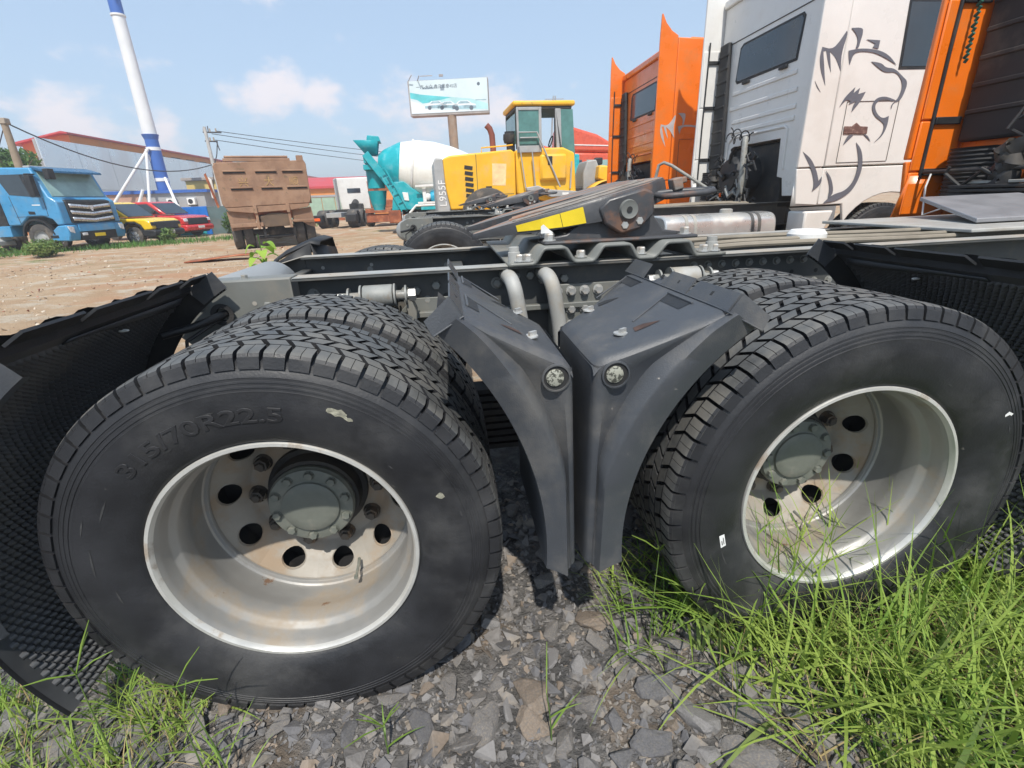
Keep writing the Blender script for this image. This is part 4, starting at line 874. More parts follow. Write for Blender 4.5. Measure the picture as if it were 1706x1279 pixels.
# ---------------------------------------------------------------- background vehicles
m_blue = mat('blue cab paint', (.06, .28, .52), rough=.35, var=.08, coat=.3, dirt=(.25, .3, .33), da=.35, ds=2)
m_yellowp = mat('yellow pickup paint', (.82, .55, .015), rough=.3, var=.05, coat=.4)
m_redp = mat('red pickup paint', (.55, .03, .03), rough=.28, var=.06, coat=.5)
m_brown = mat('dusty brown dump body', (.25, .145, .09), rough=.8, var=.2, vs=2, dirt=(.36, .225, .145), da=.7, ds=1.5, dlo=.42, dhi=.62, dirt2=(.17, .12, .07), d2s=4, bump=.1, bs=30)
m_teal = mat('teal mixer paint', (.012, .37, .42), rough=.4, var=.12, vs=3, dirt=(.25, .4, .42), da=.35, ds=3)
m_drum = mat('cream mixer drum', (.78, .77, .71), rough=.45, var=.04, dirt=(.6, .55, .46), da=.3)
m_cat = mat('loader yellow', (.80, .44, .02), rough=.5, var=.08, vs=2, dirt=(.62, .42, .16), da=.5, ds=1.6, dirt2=(.10, .08, .05), d2s=7, d2lo=.66, d2hi=.70)
m_lgrey = mat('loader grey', (.34, .35, .35), rough=.5, var=.1, dirt=(.4, .36, .3), da=.4)
m_wind = mat('pale windscreen', (.26, .40, .38), rough=.12, var=.25, vs=1.5, spec=.7, rvar=.04)
m_chrome = mat('bright grille', (.62, .63, .64), rough=.25, metal=.7, var=.08)
m_headl = mat('headlamp', (.68, .70, .72), rough=.15, var=.3, vs=20)
m_redcab = mat('faded red cab paint', (.62, .09, .04), rough=.3, var=.06, coat=.4)
m_grn = mat('green cabin glass', (.08, .20, .18), rough=.1, var=.2, spec=.7, rvar=.03)
m_rustv = mat('rust red scrap', (.30, .09, .04), rough=.8, var=.4, vs=3, dirt=(.4, .2, .1), da=.6)
m_cload = mat('dusty tyre', (.07, .065, .06), rough=.9, var=.3, dirt=(.25, .2, .15), da=.6, ds=3)
class Veh:
    def __init__(s, name, loc, rz, label, cat, group=None):
        s.root = empty(name, loc, rz); tag(s.root, label, cat, group)
    def p(s, name, m_, f, parent=None, **k):
        b = MB(); f(b); return b.build(name, m_, parent or s.root, **k)
    def box(s, name, m_, x0, x1, y0, y1, z0, z1, bevel=.01, parent=None): return s.p(name, m_, lambda b: b.bb(x0, x1, y0, y1, z0, z1), parent, bevel=bevel)
    def pr(s, name, m_, poly, d0, d1, plane='xz', bevel=.01, parent=None): return s.p(name, m_, lambda b: b.prism(poly, d0, d1, plane), parent, bevel=bevel)
    def wheel(s, x, y, r, wd, rimm=None, spokes=0):
        w_ = empty('wheel', (x, y, r), 0, s.root); sg = -1 if y < 0 else 1
        b = MB(); b.lathe([(-wd/2, r*.58), (-wd*.5, r*.80), (-wd*.42, r*.96), (-wd*.3, r), (wd*.3, r), (wd*.42, r*.96), (wd*.5, r*.80), (wd/2, r*.58)], 32); b.build('tyre', m_cload, w_)
        for sg in (-1, 1):
            b = MB(); b.lathe([(sg*wd*.46, r*.60), (sg*wd*.44, r*.56), (sg*wd*.25, r*.50), (sg*wd*.22, r*.25), (sg*wd*.38, r*.22), (sg*wd*.40, 0)], 24); b.build('rim', rimm or m_chrome, w_)
        if spokes:
            sg = -1
            for k in range(spokes):
                a = 2*PI*k/spokes; b = MB(); b.bar((0.15*r*math.cos(a), sg*wd*.42, .15*r*math.sin(a)), (.56*r*math.cos(a), sg*wd*.43, .56*r*math.sin(a)), .05, .06, (0, 1, 0)); b.build('spoke', rimm or m_chrome, w_)
        return w_
# --- blue heavy truck (front to the right, right flank to us)
v = Veh('blue_truck', (-14.1, 19.3, 0), R(-12), 'blue heavy truck with chrome slatted grille parked at the left', 'truck')
# local: x forward (0 = front bumper), y=0 near flank .. 2.45 far flank
v.pr('cab_side', m_blue, [(-2.25, 1.0), (-2.28, 2.90), (-1.9, 2.96), (-.62, 2.90), (-.30, 1.95), (-.05, 1.78), (-.02, .98), (-.30, .95), (-.42, 1.16), (-.75, 1.28), (-1.35, 1.28), (-1.75, 1.0)], 0, 2.45, bevel=.05)
v.pr('front_corner', m_blue, [(-.75, .42), (-.02, .40), (.06, .62), (.02, .96), (-.32, .94), (-.55, .80)], -.01, .45, bevel=.04)
v.pr('front_corner', m_blue, [(-.75, .42), (-.02, .40), (.06, .62), (.02, .96), (-.32, .94), (-.55, .80)], 2.0, 2.46, bevel=.04)
v.pr('bumper', m_blue, [(-.3, .72), (.07, .70), (.05, .98), (-.3, .98)], .452, 1.998, bevel=.02); v.pr('lower_grille', m_black, [(-.3, .38), (.05, .40), (.065, .70), (-.3, .70)], .452, 1.998, bevel=.02)
v.pr('windscreen', m_wind, [(-.58, 2.78), (-.56, 2.80), (-.255, 1.95), (-.285, 1.93)], .16, 2.30, bevel=.01)
v.pr('side_window', m_glass, [(-2.05, 2.72), (-.78, 2.70), (-.55, 2.1), (-.55, 1.92), (-1.75, 2.05)], -.012, .0, bevel=.01)
v.pr('window_pillar', m_black, [(-1.08, 2.70), (-.98, 2.70), (-.82, 1.96), (-.92, 1.96)], -.03, -.012, bevel=.005)
v.pr('sun_visor', mat('dark blue visor', (.02, .10, .2), rough=.3), [(-.66, 2.96), (-.15, 2.80), (-.13, 2.72), (-.62, 2.84)], .1, 2.36, bevel=.015)
v.pr('grille', m_black, [(-.26, 1.88), (.02, 1.78), (.05, 1.02), (-.2, 1.02)], .30, 2.15, bevel=.03)
for k in range(3): v.p('grille_bar', m_chrome, lambda b: b.grid([[(.045+.012*j, .36+1.73*i/12, 1.66-.23*k-.03*abs(i-6)/6*-1-.13*j-.05*(1-abs(i-6)/6)) for j in (0, 1)] for i in range(13)]), solid=.02)
v.p('emblem', m_headl, lambda b: b.prism([(1.13, 1.62), (1.33, 1.62), (1.28, 1.56), (1.25, 1.42), (1.21, 1.42), (1.18, 1.56)], .06, .085, 'yz'))
v.pr('door_lettering', m_whitep, [(-1.02, 1.665), (-.70, 1.655), (-.70, 1.69), (-1.02, 1.70)], -.004, -.001, bevel=0)
v.pr('door_handle', m_black, [(-1.25, 1.48), (-1.0, 1.46), (-1.0, 1.37), (-1.25, 1.38)], -.02, -.001)
v.p('mirror', m_black, lambda b: (b.bb(-.62, -.42, -.30, -.12, 1.95, 2.65), b.bb(-.60, -.45, -.30, .0, 2.66, 2.70)), bevel=.02); v.p('mirror', m_black, lambda b: b.bb(-.15, .05, .0, .25, 2.5, 2.85), bevel=.02)
for y in (.02, 2.2): v.p('headlamp', m_headl, lambda b: b.prism([(y, .92), (y+.22, .88), (y+.20, .66), (y+.05, .72)], -.06, .075, 'yz'), bevel=.01)
v.box('air_deflector', m_lgrey, -.95, -.70, .1, 2.3, 2.9, 2.98, .02)
v.p('door_seam', m_seam, lambda b: (b.bar((-1.72, -.004, 1.05), (-1.80, -.004, 2.0), .012, .012), b.bar((-.52, -.004, 1.30), (-.50, -.004, 1.90), .012, .012), b.bar((-1.80, -.004, 1.30), (-.52, -.004, 1.30), .010, .012))); v.p('step_well', m_black, lambda b: b.bb(-.72, -.40, -.015, .0, .52, .62)); v.p('wheel_arch_trim', m_black, lambda b: b.lathe([(-.02, .60), (-.02, .66), (.10, .66), (.10, .60)], 20, (-1.15, 0, .56), a0=R(8), a1=R(172), closed=True)); v.p('number_plate', m_yel, lambda b: b.bb(.07, .085, 1.0, 1.45, .50, .62)); v.p('fog_lamp', m_headl, lambda b: b.bb(.04, .075, .50, .72, .56, .66), bevel=.02)
v.wheel(-1.15, .18, .52, .32, m_lgrey); v.wheel(-1.15, 2.27, .52, .32)
v.box('chassis_rail', m_dark, -7.0, -2.2, .8, 1.65, .75, 1.0); v.box('cab_back', m_black, -2.9, -2.3, .05, 2.4, .8, 2.85, .02); v.box('tool_box', m_blue, -2.85, -2.25, -.0, .5, .62, 1.0, .02)
v.wheel(-5.0, .2, .52, .5); v.wheel(-5.0, 2.25, .52, .5)
# --- white truck, only its corner shows at the picture's left edge
v = Veh('white_truck', (-17.75, 18.6, 0), R(-12), 'white truck corner at the left edge beside the blue truck', 'truck')
v.pr('cab_side', m_cabwhite, [(-2.2, .55), (-2.2, 2.2), (.0, 2.2), (.35, 1.3), (.62, .45), (.55, .35), (-.4, .35)], -.4, 1.9, bevel=.05); v.box('bumper', m_lgrey, -.2, .66, -.42, 1.92, .30, .50, .04); v.wheel(-1.1, -.2, .5, .3)
v.pr('windscreen', m_glass, [(.02, 2.1), (.03, 2.12), (.36, 1.35), (.34, 1.33)], -.3, 1.8, bevel=.01)
# --- pickups
def pickup(loc, rz, paint, dark, label):
    v = Veh('pickup', loc, rz, label, 'pickup', 'pickups parked beside the blue truck'); W_ = 1.9
    v.pr('body', paint, [(-5.2, .62), (-5.2, 1.12), (-3.3, 1.12), (-3.2, 1.12), (-1.35, 1.10), (-.25, 1.02), (-.06, .92), (-.02, .62), (-.40, .58), (-.50, .80), (-.72, .93), (-1.08, .93), (-1.30, .80), (-1.40, .52), (-3.7, .52), (-3.8, .80), (-4.0, .93), (-4.4, .93), (-4.6, .80), (-4.7, .6)], 0, W_, bevel=.05)
    v.pr('greenhouse', paint, [(-3.35, 1.13), (-3.15, 1.68), (-2.95, 1.76), (-1.95, 1.76), (-1.75, 1.70), (-1.05, 1.13)], .12, W_-.12, bevel=.06)
    v.pr('windscreen', m_glass, [(-1.72, 1.655), (-1.695, 1.685), (-1.055, 1.165), (-1.08, 1.135)], .20, W_-.20, bevel=.004)
    v.pr('side_window', m_glass, [(-3.05, 1.64), (-1.92, 1.66), (-1.32, 1.17), (-3.18, 1.17)], .10, .119, bevel=.005)
    v.pr('grille', m_black, [(-.22, .98), (-.02, .90), (.02, .62), (-.2, .60)], .25, W_-.25, bevel=.02)
    v.pr('bumper', dark, [(-.55, .62), (.02, .60), (.10, .52), (.08, .36), (-.05, .30), (-.50, .34)], -.01, W_+.01, bevel=.05)
    v.pr('skid_plate', m_black, [(-.45, .32), (-.02, .30), (-.08, .22), (-.5, .24)], .2, W_-.2)
    for y in (.02, W_-.27): v.pr('headlamp', m_headl if dark is paint else m_black, [(-.32, .98), (-.03, .90), (-.01, .76), (-.28, .82)], y, y+.25, bevel=.02)
    for y in (-.005, W_-.12): v.pr('wheel_arch', m_black, [(-1.36, .50), (-1.30, .80), (-1.08, .94), (-.72, .94), (-.50, .80), (-.42, .56), (-.50, .56), (-.56, .76), (-.74, .88), (-1.06, .88), (-1.24, .76), (-1.30, .50)], y, y+.12)
    v.p('door_seam', m_seam, lambda b: (b.bar((-1.45, -.004, .55), (-1.45, -.004, 1.08), .01, .01), b.bar((-2.45, -.004, .55), (-2.45, -.004, 1.08), .01, .01)))
    v.p('door_mirror', m_black, lambda b: b.bb(-1.55, -1.40, -.16, .0, 1.18, 1.34), bevel=.03); v.p('door_handle', m_black, lambda b: b.bb(-2.38, -2.22, -.02, -.001, .98, 1.01)); v.p('number_plate', m_whitep, lambda b: b.bb(.10, .112, W_/2-.22, W_/2+.22, .42, .54)); v.p('pillar', m_black, lambda b: b.bar((-2.45, .098, 1.66), (-2.42, .098, 1.16), .07, .012, (0, 1, 0)))
    for y in (.13, W_-.13):
        v.wheel(-.90, y, .37, .26, m_chrome, 6); v.wheel(-4.2, y, .37, .26, m_chrome, 6)
    return v
pickup((-12.75, 22.2, -.02), R(-8), m_yellowp, m_black, 'yellow pickup with a black front bumper beside the blue truck')
pickup((-13.35, 26.2, .02), R(-14), m_redp, m_redp, 'red pickup parked beyond the yellow one')
m_cbrown = mat('dark brown chassis', (.13, .09, .06), rough=.85, var=.25, vs=3)
# --- brown dump truck seen from behind
v = Veh('dump_truck', (-5.97, 16.5, 0), R(19), 'dusty brown dump truck seen from its closed tailgate', 'truck')   # local y forward (away), x across
tg = [(-1.34, 1.42), (-1.28, 1.30), (1.22, 1.36), (1.28, 1.48), (1.31, 2.55), (1.26, 2.66), (-1.28, 2.60), (-1.36, 2.50)]
v.pr('tailgate', m_brown, tg, 0, .10, bevel=.02)
v.p('body_side', m_brown, lambda b: b.bb(-1.33, -1.25, .102, 6.0, 1.35, 2.60), bevel=.01); v.p('body_side', m_brown, lambda b: b.bb(1.22, 1.30, .102, 6.0, 1.35, 2.62), bevel=.01); v.p('body_floor', m_brown, lambda b: b.bb(-1.24, 1.21, .102, 6.0, 1.30, 1.40)); v.p('headboard', m_brown, lambda b: b.bb(-1.24, 1.21, 5.9, 6.0, 1.42, 2.85))
v.p('top_rail', m_brown, lambda b: (b.bb(-1.05, .85, .0, .12, 2.63, 2.72), b.cyl((-1.0, .05, 2.76), (.8, .05, 2.76), .035), b.bb(1.05, 1.25, 0, .15, 2.60, 2.80)), bevel=.01)
for z, xs_ in ((2.26, (-.82, .08, .86)), (1.78, (-.70, .16, .92))):
    for x in xs_:
        v.p('tailgate_rib', m_brown, lambda b: b.prism([(x-.32, z+.075), (x+.32, z+.075), (x+.30, z+.125), (x-.30, z+.125)], -.06, -.0125), bevel=.012); v.p('panel_slot', m_dark, lambda b: b.bb(x-.30, x+.30, -.020, -.0125, z+.03, z+.070))
m_fade = mat('faded yellow lettering', (.42, .27, .12), rough=.9, var=.4, vs=12)
for x, ch in ((-.62, '兴'), (.12, '大'), (.85, '顺')):
    me = text_mesh(ch, .30, .001); me.materials.append(m_fade); o = link('faded_lettering', me, v.root); o.location = (x, -.0135, 2.02); o.rotation_euler = (R(90), 0, 0)
v.p('tail_beam', m_brown, lambda b: b.prism([(-1.28, 1.29), (1.20, 1.35), (1.15, 1.24), (.6, 1.16), (-.6, 1.12), (-1.2, 1.20)], -.02, .12), bevel=.01)
for x in (-.45, .52): v.p('hinge', m_brown, lambda b: (b.bb(x-.05, x+.05, -.10, .1, 1.10, 1.36), b.bb(x-.03, x+.05, -.06, .1, .62, 1.1)), bevel=.01)
v.p('chassis_end', m_cbrown, lambda b: b.prism([(-.38, .66), (.50, .68), (.50, 1.06), (.28, 1.10), (-.05, 1.10), (-.38, 1.0)], .05, .2), bevel=.02)
v.p('mudflap', m_brown, lambda b: b.prism([(-1.28, 1.20), (-.52, 1.14), (-.50, .66), (-1.24, .60)], .10, .13)); v.p('mudflap', m_brown, lambda b: b.prism([(.62, 1.16), (1.24, 1.24), (1.30, .58), (1.05, .66), (.90, .78), (.62, .78)], .10, .13))
v.p('fender_beam', m_brown, lambda b: b.bb(-1.25, -.3, -.02, .04, .70, .82), bevel=.01); v.p('fender_beam', m_brown, lambda b: b.bb(.55, 1.26, -.02, .04, .80, .86), bevel=.01)
v.p('axle', m_cload, lambda b: (b.cyl((-1.1, .75, .5), (1.1, .75, .5), .1), b.sphere((.06, .75, .52), (.30, .26, .27))))
v.p('underride_bar', m_dark, lambda b: (b.cyl((-.5, .3, .35), (.55, .3, .37), .05), b.bb(-.35, -.27, .1, .3, .35, .7), b.bb(.55, .64, .1, .3, .35, .7)))
v.box('chassis_rail', m_dark, -.42, .5, .2, 8.2, .72, .98)
for x in (-1.13, -.79, .79, 1.13):
    w_ = empty('wheel', (x, .75, .5), R(90), v.root); b = MB(); b.lathe([(-.14, .3), (-.15, .40), (-.13, .49), (-.1, .51), (.1, .51), (.13, .49), (.15, .40), (.14, .3)], 28); b.build('tyre', m_cload, w_); b = MB(); b.lathe([(-.1, .3), (-.02, .1), (-.02, 0)], 20); b.build('rim', m_dark, w_)
v.p('cab', mat('orange dump cab', (.55, .14, .05), rough=.5), lambda b: b.bb(-1.45, 1.25, 6.2, 8.2, .8, 3.0), bevel=.08)
v.p('mirror', m_whitep, lambda b: b.prism([(-1.62, 1.62), (-1.50, 1.55), (-1.50, 2.15), (-1.60, 2.25)], .6, .75), bevel=.02); v.p('mirror_arm', m_rustv, lambda b: b.prism([(-1.68, 2.3), (-1.62, 2.35), (-1.46, 1.35), (-1.52, 1.30)], .55, .59))
# --- concrete mixer, rear to the left
v = Veh('mixer_truck', (-.9, 22.0, 0), R(4), 'teal and white concrete mixer truck behind the yellow loader', 'truck')   # local x forward (right)
def drum_r(x):  # x from rear mouth
    pts = [(-2.15, .42), (-1.95, .62), (-1.35, .98), (-.6, 1.17), (.1, 1.20), (.9, 1.12), (2.0, .85), (2.9, .55), (3.0, 0)]
    for (a, b_), (c, d) in zip(pts, pts[1:]):
        if x <= c: return b_+(d-b_)*(x-a)/(c-a)
    return 0
Md = Matrix.Translation((0, 0, 2.42)) @ Matrix.Rotation(R(9), 4, 'Y')
b = MB(Md); b.lathe([(x/10, drum_r(x/10)) for x in range(-13, 31)], 48, axis='x'); dr = b.build('drum', m_drum, v.root)
b = MB(Md); b.lathe([(-2.15, .36)]+[(x/20, drum_r(x/20)+.004) for x in range(-43, -25)]+[(-1.28, 1.02), (-1.26, .98)], 48, axis='x'); b.build('drum_band', m_teal, dr)
b = MB(Md); b.lathe([(-.80, 1.135), (-.80, 1.18), (-.72, 1.19), (-.72, 1.15)], 48, axis='x'); b.build('roller_ring', m_whitep, dr)
v.p('hopper', m_teal, lambda b: (b.grid([[(-2.95, -.6, 3.66), (-2.95, .6, 3.66)], [(-2.55, -.35, 3.15), (-2.55, .35, 3.15)]]), b.grid([[(-2.95, -.6, 3.66), (-2.0, -.5, 3.66)], [(-2.55, -.35, 3.15), (-2.1, -.35, 3.15)]]), b.grid([[(-2.95, .6, 3.66), (-2.0, .5, 3.66)], [(-2.55, .35, 3.15), (-2.1, .35, 3.15)]])), solid=.03)
v.p('hopper_hood', m_teal, lambda b: b.prism([(-2.45, 3.67), (-2.40, 3.85), (-1.95, 3.80), (-1.90, 3.60)], -.45, .45), bevel=.02)
v.p('rear_frame', m_teal, lambda b: [b.bar((-2.55, s*.75, 3.15), (-1.05, s*.75, .95), .12, .30) for s in (-1, 1)] + [b.bar((-2.6, -.75, 2.95), (-2.6, .75, 2.95), .1, .3), b.bb(-2.70, -2.2, -.7, .7, 2.55, 2.75)], bevel=.015)
v.p('rear_pedestal', m_teal, lambda b: b.prism([(-1.75, .95), (-1.55, 2.05), (-1.15, 2.05), (-.25, 1.35), (-.25, .95)], -.95, .95), bevel=.02)
v.p('chute', m_teal, lambda b: (b.lathe([(1.75, .40), (1.20, .30), (1.20, .27), (1.75, .37)], 20, (-2.30, -.15, 0), axis='z'), b.lathe([(1.20, .30), (1.02, .24), (.98, .24)], 20, (-2.30, -.15, 0), axis='z'), b.lathe([(2.55, .36), (1.85, .36)], 20, (-2.30, -.15, 0), axis='z')))
v.p('ladder', m_teal, lambda b: [b.bar((-2.1, -1.0, 2.5), (-1.35, -1.0, .9), .05, .05), b.bar((-1.85, -1.0, 2.6), (-1.1, -1.0, 1.0), .05, .05)] + [b.bar((-2.1+.15*k, -1.0, 2.5-.32*k), (-1.85+.15*k, -1.0, 2.6-.32*k), .03, .03) for k in range(5)])
v.pr('side_sign', m_whitep, [(-1.25, 1.65), (-1.02, 1.62), (-1.0, 1.30), (-1.2, 1.33)], -.99, -.955)
v.box('chassis_rail', m_dark, -1.8, 7.0, -.45, .45, .75, 1.0); v.box('underguard', m_teal, -.55, 2.4, -1.2, -1.15, .92, 1.08)
v.p('fender_edge', m_whitep, lambda b: b.tube([(-1.2, -1.18, .45), (-1.0, -1.18, .85), (-.75, -1.18, 1.10), (2.5, -1.18, 1.12)], .05, 8)); v.p('fender', m_black, lambda b: b.grid([[(-1.15, y, .45), (-.95, y, .83), (-.7, y, 1.05), (1.0, y, 1.06)] for y in (-1.15, -.5)]), solid=.02)
v.p('tail_lamp_frame', m_whitep, lambda b: b.tube([(-1.75, -.9, .85), (-1.35, -.9, .85), (-1.35, -.9, .45), (-1.7, -.9, .45), (-1.75, -.9, .85)], .04, 6)); v.p('rear_axle_group', m_rustv, lambda b: (b.bb(-1.9, -1.4, -1.1, 1.1, .45, .95), b.cyl((-1.6, -1.0, .6), (-1.6, 1.0, .6), .15)), bevel=.03)
v.p('water_tank', mat('blue tank', (.02, .33, .5), rough=.4), lambda b: b.lathe([(-.55, 0), (-.55, .22), (-.45, .27), (.45, .27), (.55, .22), (.55, 0)], 24, (.45, -.95, 1.40), axis='x')); v.p('hydraulic_pump', m_whitep, lambda b: (b.sphere((-.22, -.95, 1.42), .18), b.bb(-.42, -.28, -1.1, -.8, 1.2, 1.75)), bevel=.01)
v.p('guard_rail', m_whitep, lambda b: [b.bar((-.7, -1.2, 1.85), (2.4, -1.2, 1.95), .06, .08), b.bar((-.65, -1.2, 1.20), (2.4, -1.2, 1.20), .06, .08), b.bar((1.55, -1.2, 1.15), (1.6, -1.2, 1.95), .06, .06), b.bar((.9, -1.2, 1.55), (1.6, -1.2, 1.55), .06, .08)])
for x in (.0, 1.35, 5.0):
    for y in (-.95, .95): v.wheel(x, y, .5, .5, m_lgrey)
v.box('cab', m_teal, 4.3, 6.4, -1.2, 1.2, .9, 2.9, .08)
# --- yellow wheel loader, tail to the left
v = Veh('wheel_loader', (-.62, 15.5, 0), R(3), 'yellow wheel loader with an open cab door behind the parked tractor units', 'loader')
v.pr('engine_hood', m_cat, [(.40, 1.05), (.30, 1.6), (.28, 2.38), (.48, 2.46), (2.30, 2.58), (2.42, 2.5), (2.42, .98), (.40, .98)], -1.0, 1.0, bevel=.04)
v.pr('hood_tail', m_lgrey, [(.0, .85), (.0, 2.30), (.06, 2.42), (.275, 2.39), (.30, 1.6), (.39, 1.05), (.39, .70)], -1.0, 1.0, bevel=.04)
for k in range(6): v.pr('hood_louvre', m_ink, [(.88, 1.32+.155*k), (1.12, 1.28+.155*k), (1.14, 1.38+.155*k), (.90, 1.42+.155*k)], -1.012, -1.0, bevel=0)
v.p('hood_seam', m_seam, lambda b: (b.bb(1.24, 1.255, -1.006, -1.0, 1.0, 2.48), b.bb(1.255, 2.35, -1.006, -1.0, 1.36, 1.372)))
v.box('hood_latch', m_ink, 1.50, 1.68, -1.01, -1.0, 1.50, 1.60, .005); v.pr('faded_patch', mat('sun bleached yellow', (.82, .58, .30), rough=.6), [(1.70, 1.62), (2.1, 1.60), (2.15, 2.2), (1.72, 2.22)], -1.004, -1.0005, bevel=0)
me = text_mesh('L955F', .30, .004); me.materials.append(m_whitep); o = link('model_lettering', me, v.root); o.location = (.20, -1.006, 1.45); o.rotation_euler = (R(90), R(-90), 0)
v.p('exhaust', mat('rusty exhaust', (.22, .07, .05), rough=.8), lambda b: b.tube([(1.88, -.3, 2.55), (1.86, -.3, 3.05), (1.80, -.3, 3.22), (1.70, -.3, 3.32)], .09, 12)); v.p('pre_cleaner', m_dark, lambda b: b.lathe([(2.5, .13), (2.80, .13), (2.81, .20), (2.92, .23), (3.05, .22), (3.06, .18), (3.12, .18), (3.13, 0)], 20, (2.42, -.35, 0), axis='z'))
v.p('hood_rail', m_cat, lambda b: b.tube([(1.45, -.8, 2.50), (1.45, -.8, 2.66), (2.2, -.8, 2.70), (2.4, -.8, 2.72)], .02, 6))
v.pr('cab_base', m_cat, [(2.44, 1.35), (2.44, 2.55), (2.62, 2.60), (3.90, 2.60), (4.25, 2.45), (4.32, 1.2), (3.6, 1.05)], -1.02, 1.02, bevel=.05)
v.box('fuel_tank', m_cat, 3.15, 3.98, -1.16, -1.021, 1.70, 2.42, .08); v.box('tank_vent', m_ink, 3.38, 3.52, -1.172, -1.161, 2.12, 2.36)
v.box('cab_roof', m_cat, 2.42, 4.30, -.90, .90, 3.72, 3.86, .05); v.box('roof_lining', m_dark, 2.5, 4.2, -.85, .85, 3.64, 3.719, .01)
for x, y in ((2.50, -.85), (2.50, .80), (4.12, .80), (3.55, .8)): v.box('cab_pillar', m_dark, x, x+.11, y, y+.08, 2.60, 3.64, .01)
v.pr('front_pillar', m_lgrey, [(3.72, 2.6), (3.68, 3.64), (3.85, 3.64), (3.90, 1.95), (3.98, 1.85)], -.92, -.82, bevel=.015); v.pr('windscreen', m_grn, [(3.90, 1.85), (3.86, 3.62), (4.22, 3.62), (4.30, 2.4), (4.05, 1.82)], -.90, -.88, bevel=.005)
v.pr('rear_glass', m_grn, [(2.50, 2.75), (2.52, 2.75), (2.52, 3.55), (2.50, 3.55)], -.74, .76, bevel=0)
dx_, dz_ = 2.52, 2.60
d_ = v.p('open_door', m_lgrey, lambda b: (b.bb(2.48, 2.54, -1.10, -1.04, 2.48, 3.66), b.bb(3.14, 3.22, -1.10, -1.04, 2.48, 3.66), b.bb(2.541, 3.139, -1.10, -1.04, 3.58, 3.66), b.bb(2.541, 3.139, -1.10, -1.04, 2.48, 2.66)), bevel=.01); v.pr('door_glass', m_grn, [(2.54, 2.66), (3.14, 2.66), (3.14, 3.58), (2.54, 3.58)], -1.075, -1.065, bevel=0, parent=d_)
v.p('hand_rail', m_lgrey, lambda b: (b.tube([(2.5, -1.2, 2.62), (2.5, -1.2, 3.0), (3.05, -1.2, 3.0), (3.75, -1.2, 1.5)], .025, 8), b.tube([(2.55, -1.2, 2.86), (3.1, -1.2, 2.86)], .02, 6), b.tube([(2.9, -1.2, 2.5), (2.98, -1.2, 1.5)], .02, 6), b.tube([(4.08, -1.15, 1.45), (4.12, -1.15, 2.2)], .025, 8), b.tube([(2.55, -1.2, 2.5), (2.68, -1.2, 1.5)], .02, 6)))
v.pr('platform', m_lgrey, [(2.70, 1.52), (3.05, 1.56), (3.30, 1.45), (4.30, 1.36), (4.30, 1.24), (3.45, 1.22), (3.1, 1.42), (2.70, 1.42)], -1.25, -.6, bevel=.02); v.box('platform_plate', m_whitep, 3.80, 4.0, -1.256, -1.25, 1.27, 1.34, .0)
v.box('frame', m_dark, .5, 4.6, -.7, .7, .55, 1.04, .03); v.box('articulation', m_dark, 4.3, 5.0, -.35, .35, .6, 1.5, .05)
v.p('steering_wheel', m_dark, lambda b: b.tube([(3.75+.05*math.sin(2*PI*k/16), -.1+.18*math.cos(2*PI*k/16), 2.85+.15*math.sin(2*PI*k/16)) for k in range(17)], .02, 6)); v.p('seat', m_dark, lambda b: (b.bb(2.9, 3.35, -.3, .3, 2.6, 2.72), b.bb(2.85, 2.95, -.28, .28, 2.7, 3.1)), bevel=.04)
v.p('front_frame', m_lgrey, lambda b: b.prism([(4.75, .7), (4.72, 1.9), (4.85, 2.25), (5.15, 2.28), (5.30, 1.9), (5.25, .7)], -.45, .45), bevel=.04)
v.p('lift_arm', m_cat, lambda b: b.prism([(5.15, 2.10), (5.6, 2.05), (6.9, 1.15), (7.2, .5), (6.8, .45), (6.5, 1.0), (5.5, 1.55), (5.1, 1.7)], -.75, .75), bevel=.05); v.p('bucket', m_cat, lambda b: b.prism([(6.9, .1), (7.0, 1.2), (7.25, 1.2), (7.3, .3), (8.0, .1)], -1.4, 1.4), bevel=.02)
for x in (1.5, 5.3):
    for y in (-1.05, 1.05): v.wheel(x, y, .78, .6, m_cat)
v.p('front_fender', m_cat, lambda b: b.lathe([(-1.35, .86), (-.75, .86)], 16, (5.3, 0, .78), a0=R(20), a1=R(150)), solid=.03)
v.p('orange_reflector', m_orr, lambda b: b.bb(4.33, 4.42, -1.1, -1.05, .9, 1.2))
# --- red cab beyond the loader, another red one at its left
def redcab(loc, label, sc=1):
    v = Veh('red_truck', loc, R(2), label, 'truck'); 
    v.pr('cab_body', m_redcab, [(0, 1.0), (0, 3.05), (2.1, 2.95), (2.35, 1.9), (2.4, 1.0)], 0, 2.4, bevel=.08)
    v.pr('roof_fairing', m_redcab, [(-.05, 3.06), (.05, 4.15), (.5, 4.0), (1.5, 3.72), (2.2, 3.35), (2.25, 2.97)], .05, 2.35, bevel=.12)
    v.p('roof_band', m_whitep, lambda b: b.prism([(.15, 3.32), (2.0, 3.24), (2.0, 3.28), (.15, 3.36)], .03, .05)); v.pr('side_window', m_glass, [(.42, 2.0), (.42, 2.72), (.78, 2.72), (.80, 2.0)], -.012, .0, bevel=.03); v.pr('door_window', m_wind, [(1.0, 2.0), (1.0, 2.72), (1.95, 2.70), (2.2, 2.0)], -.012, 0, bevel=.03); v.p('mirror', m_black, lambda b: b.bb(1.3, 1.65, -.25, -.05, 2.5, 2.78), bevel=.04)
    v.box('chassis', m_dark, -5, 2.4, .6, 1.8, .6, .98); v.wheel(1.2, .2, .5, .3); v.wheel(-3.5, .25, .5, .5); v.wheel(1.2, 2.2, .5, .3); v.wheel(-3.5, 2.15, .5, .5)
redcab((4.95, 21.5, -.05), 'red truck cab with a high roof right behind the loader cab')
redcab((4.0, 26.5, -.1), 'red truck roof glimpsed through the open loader cab')
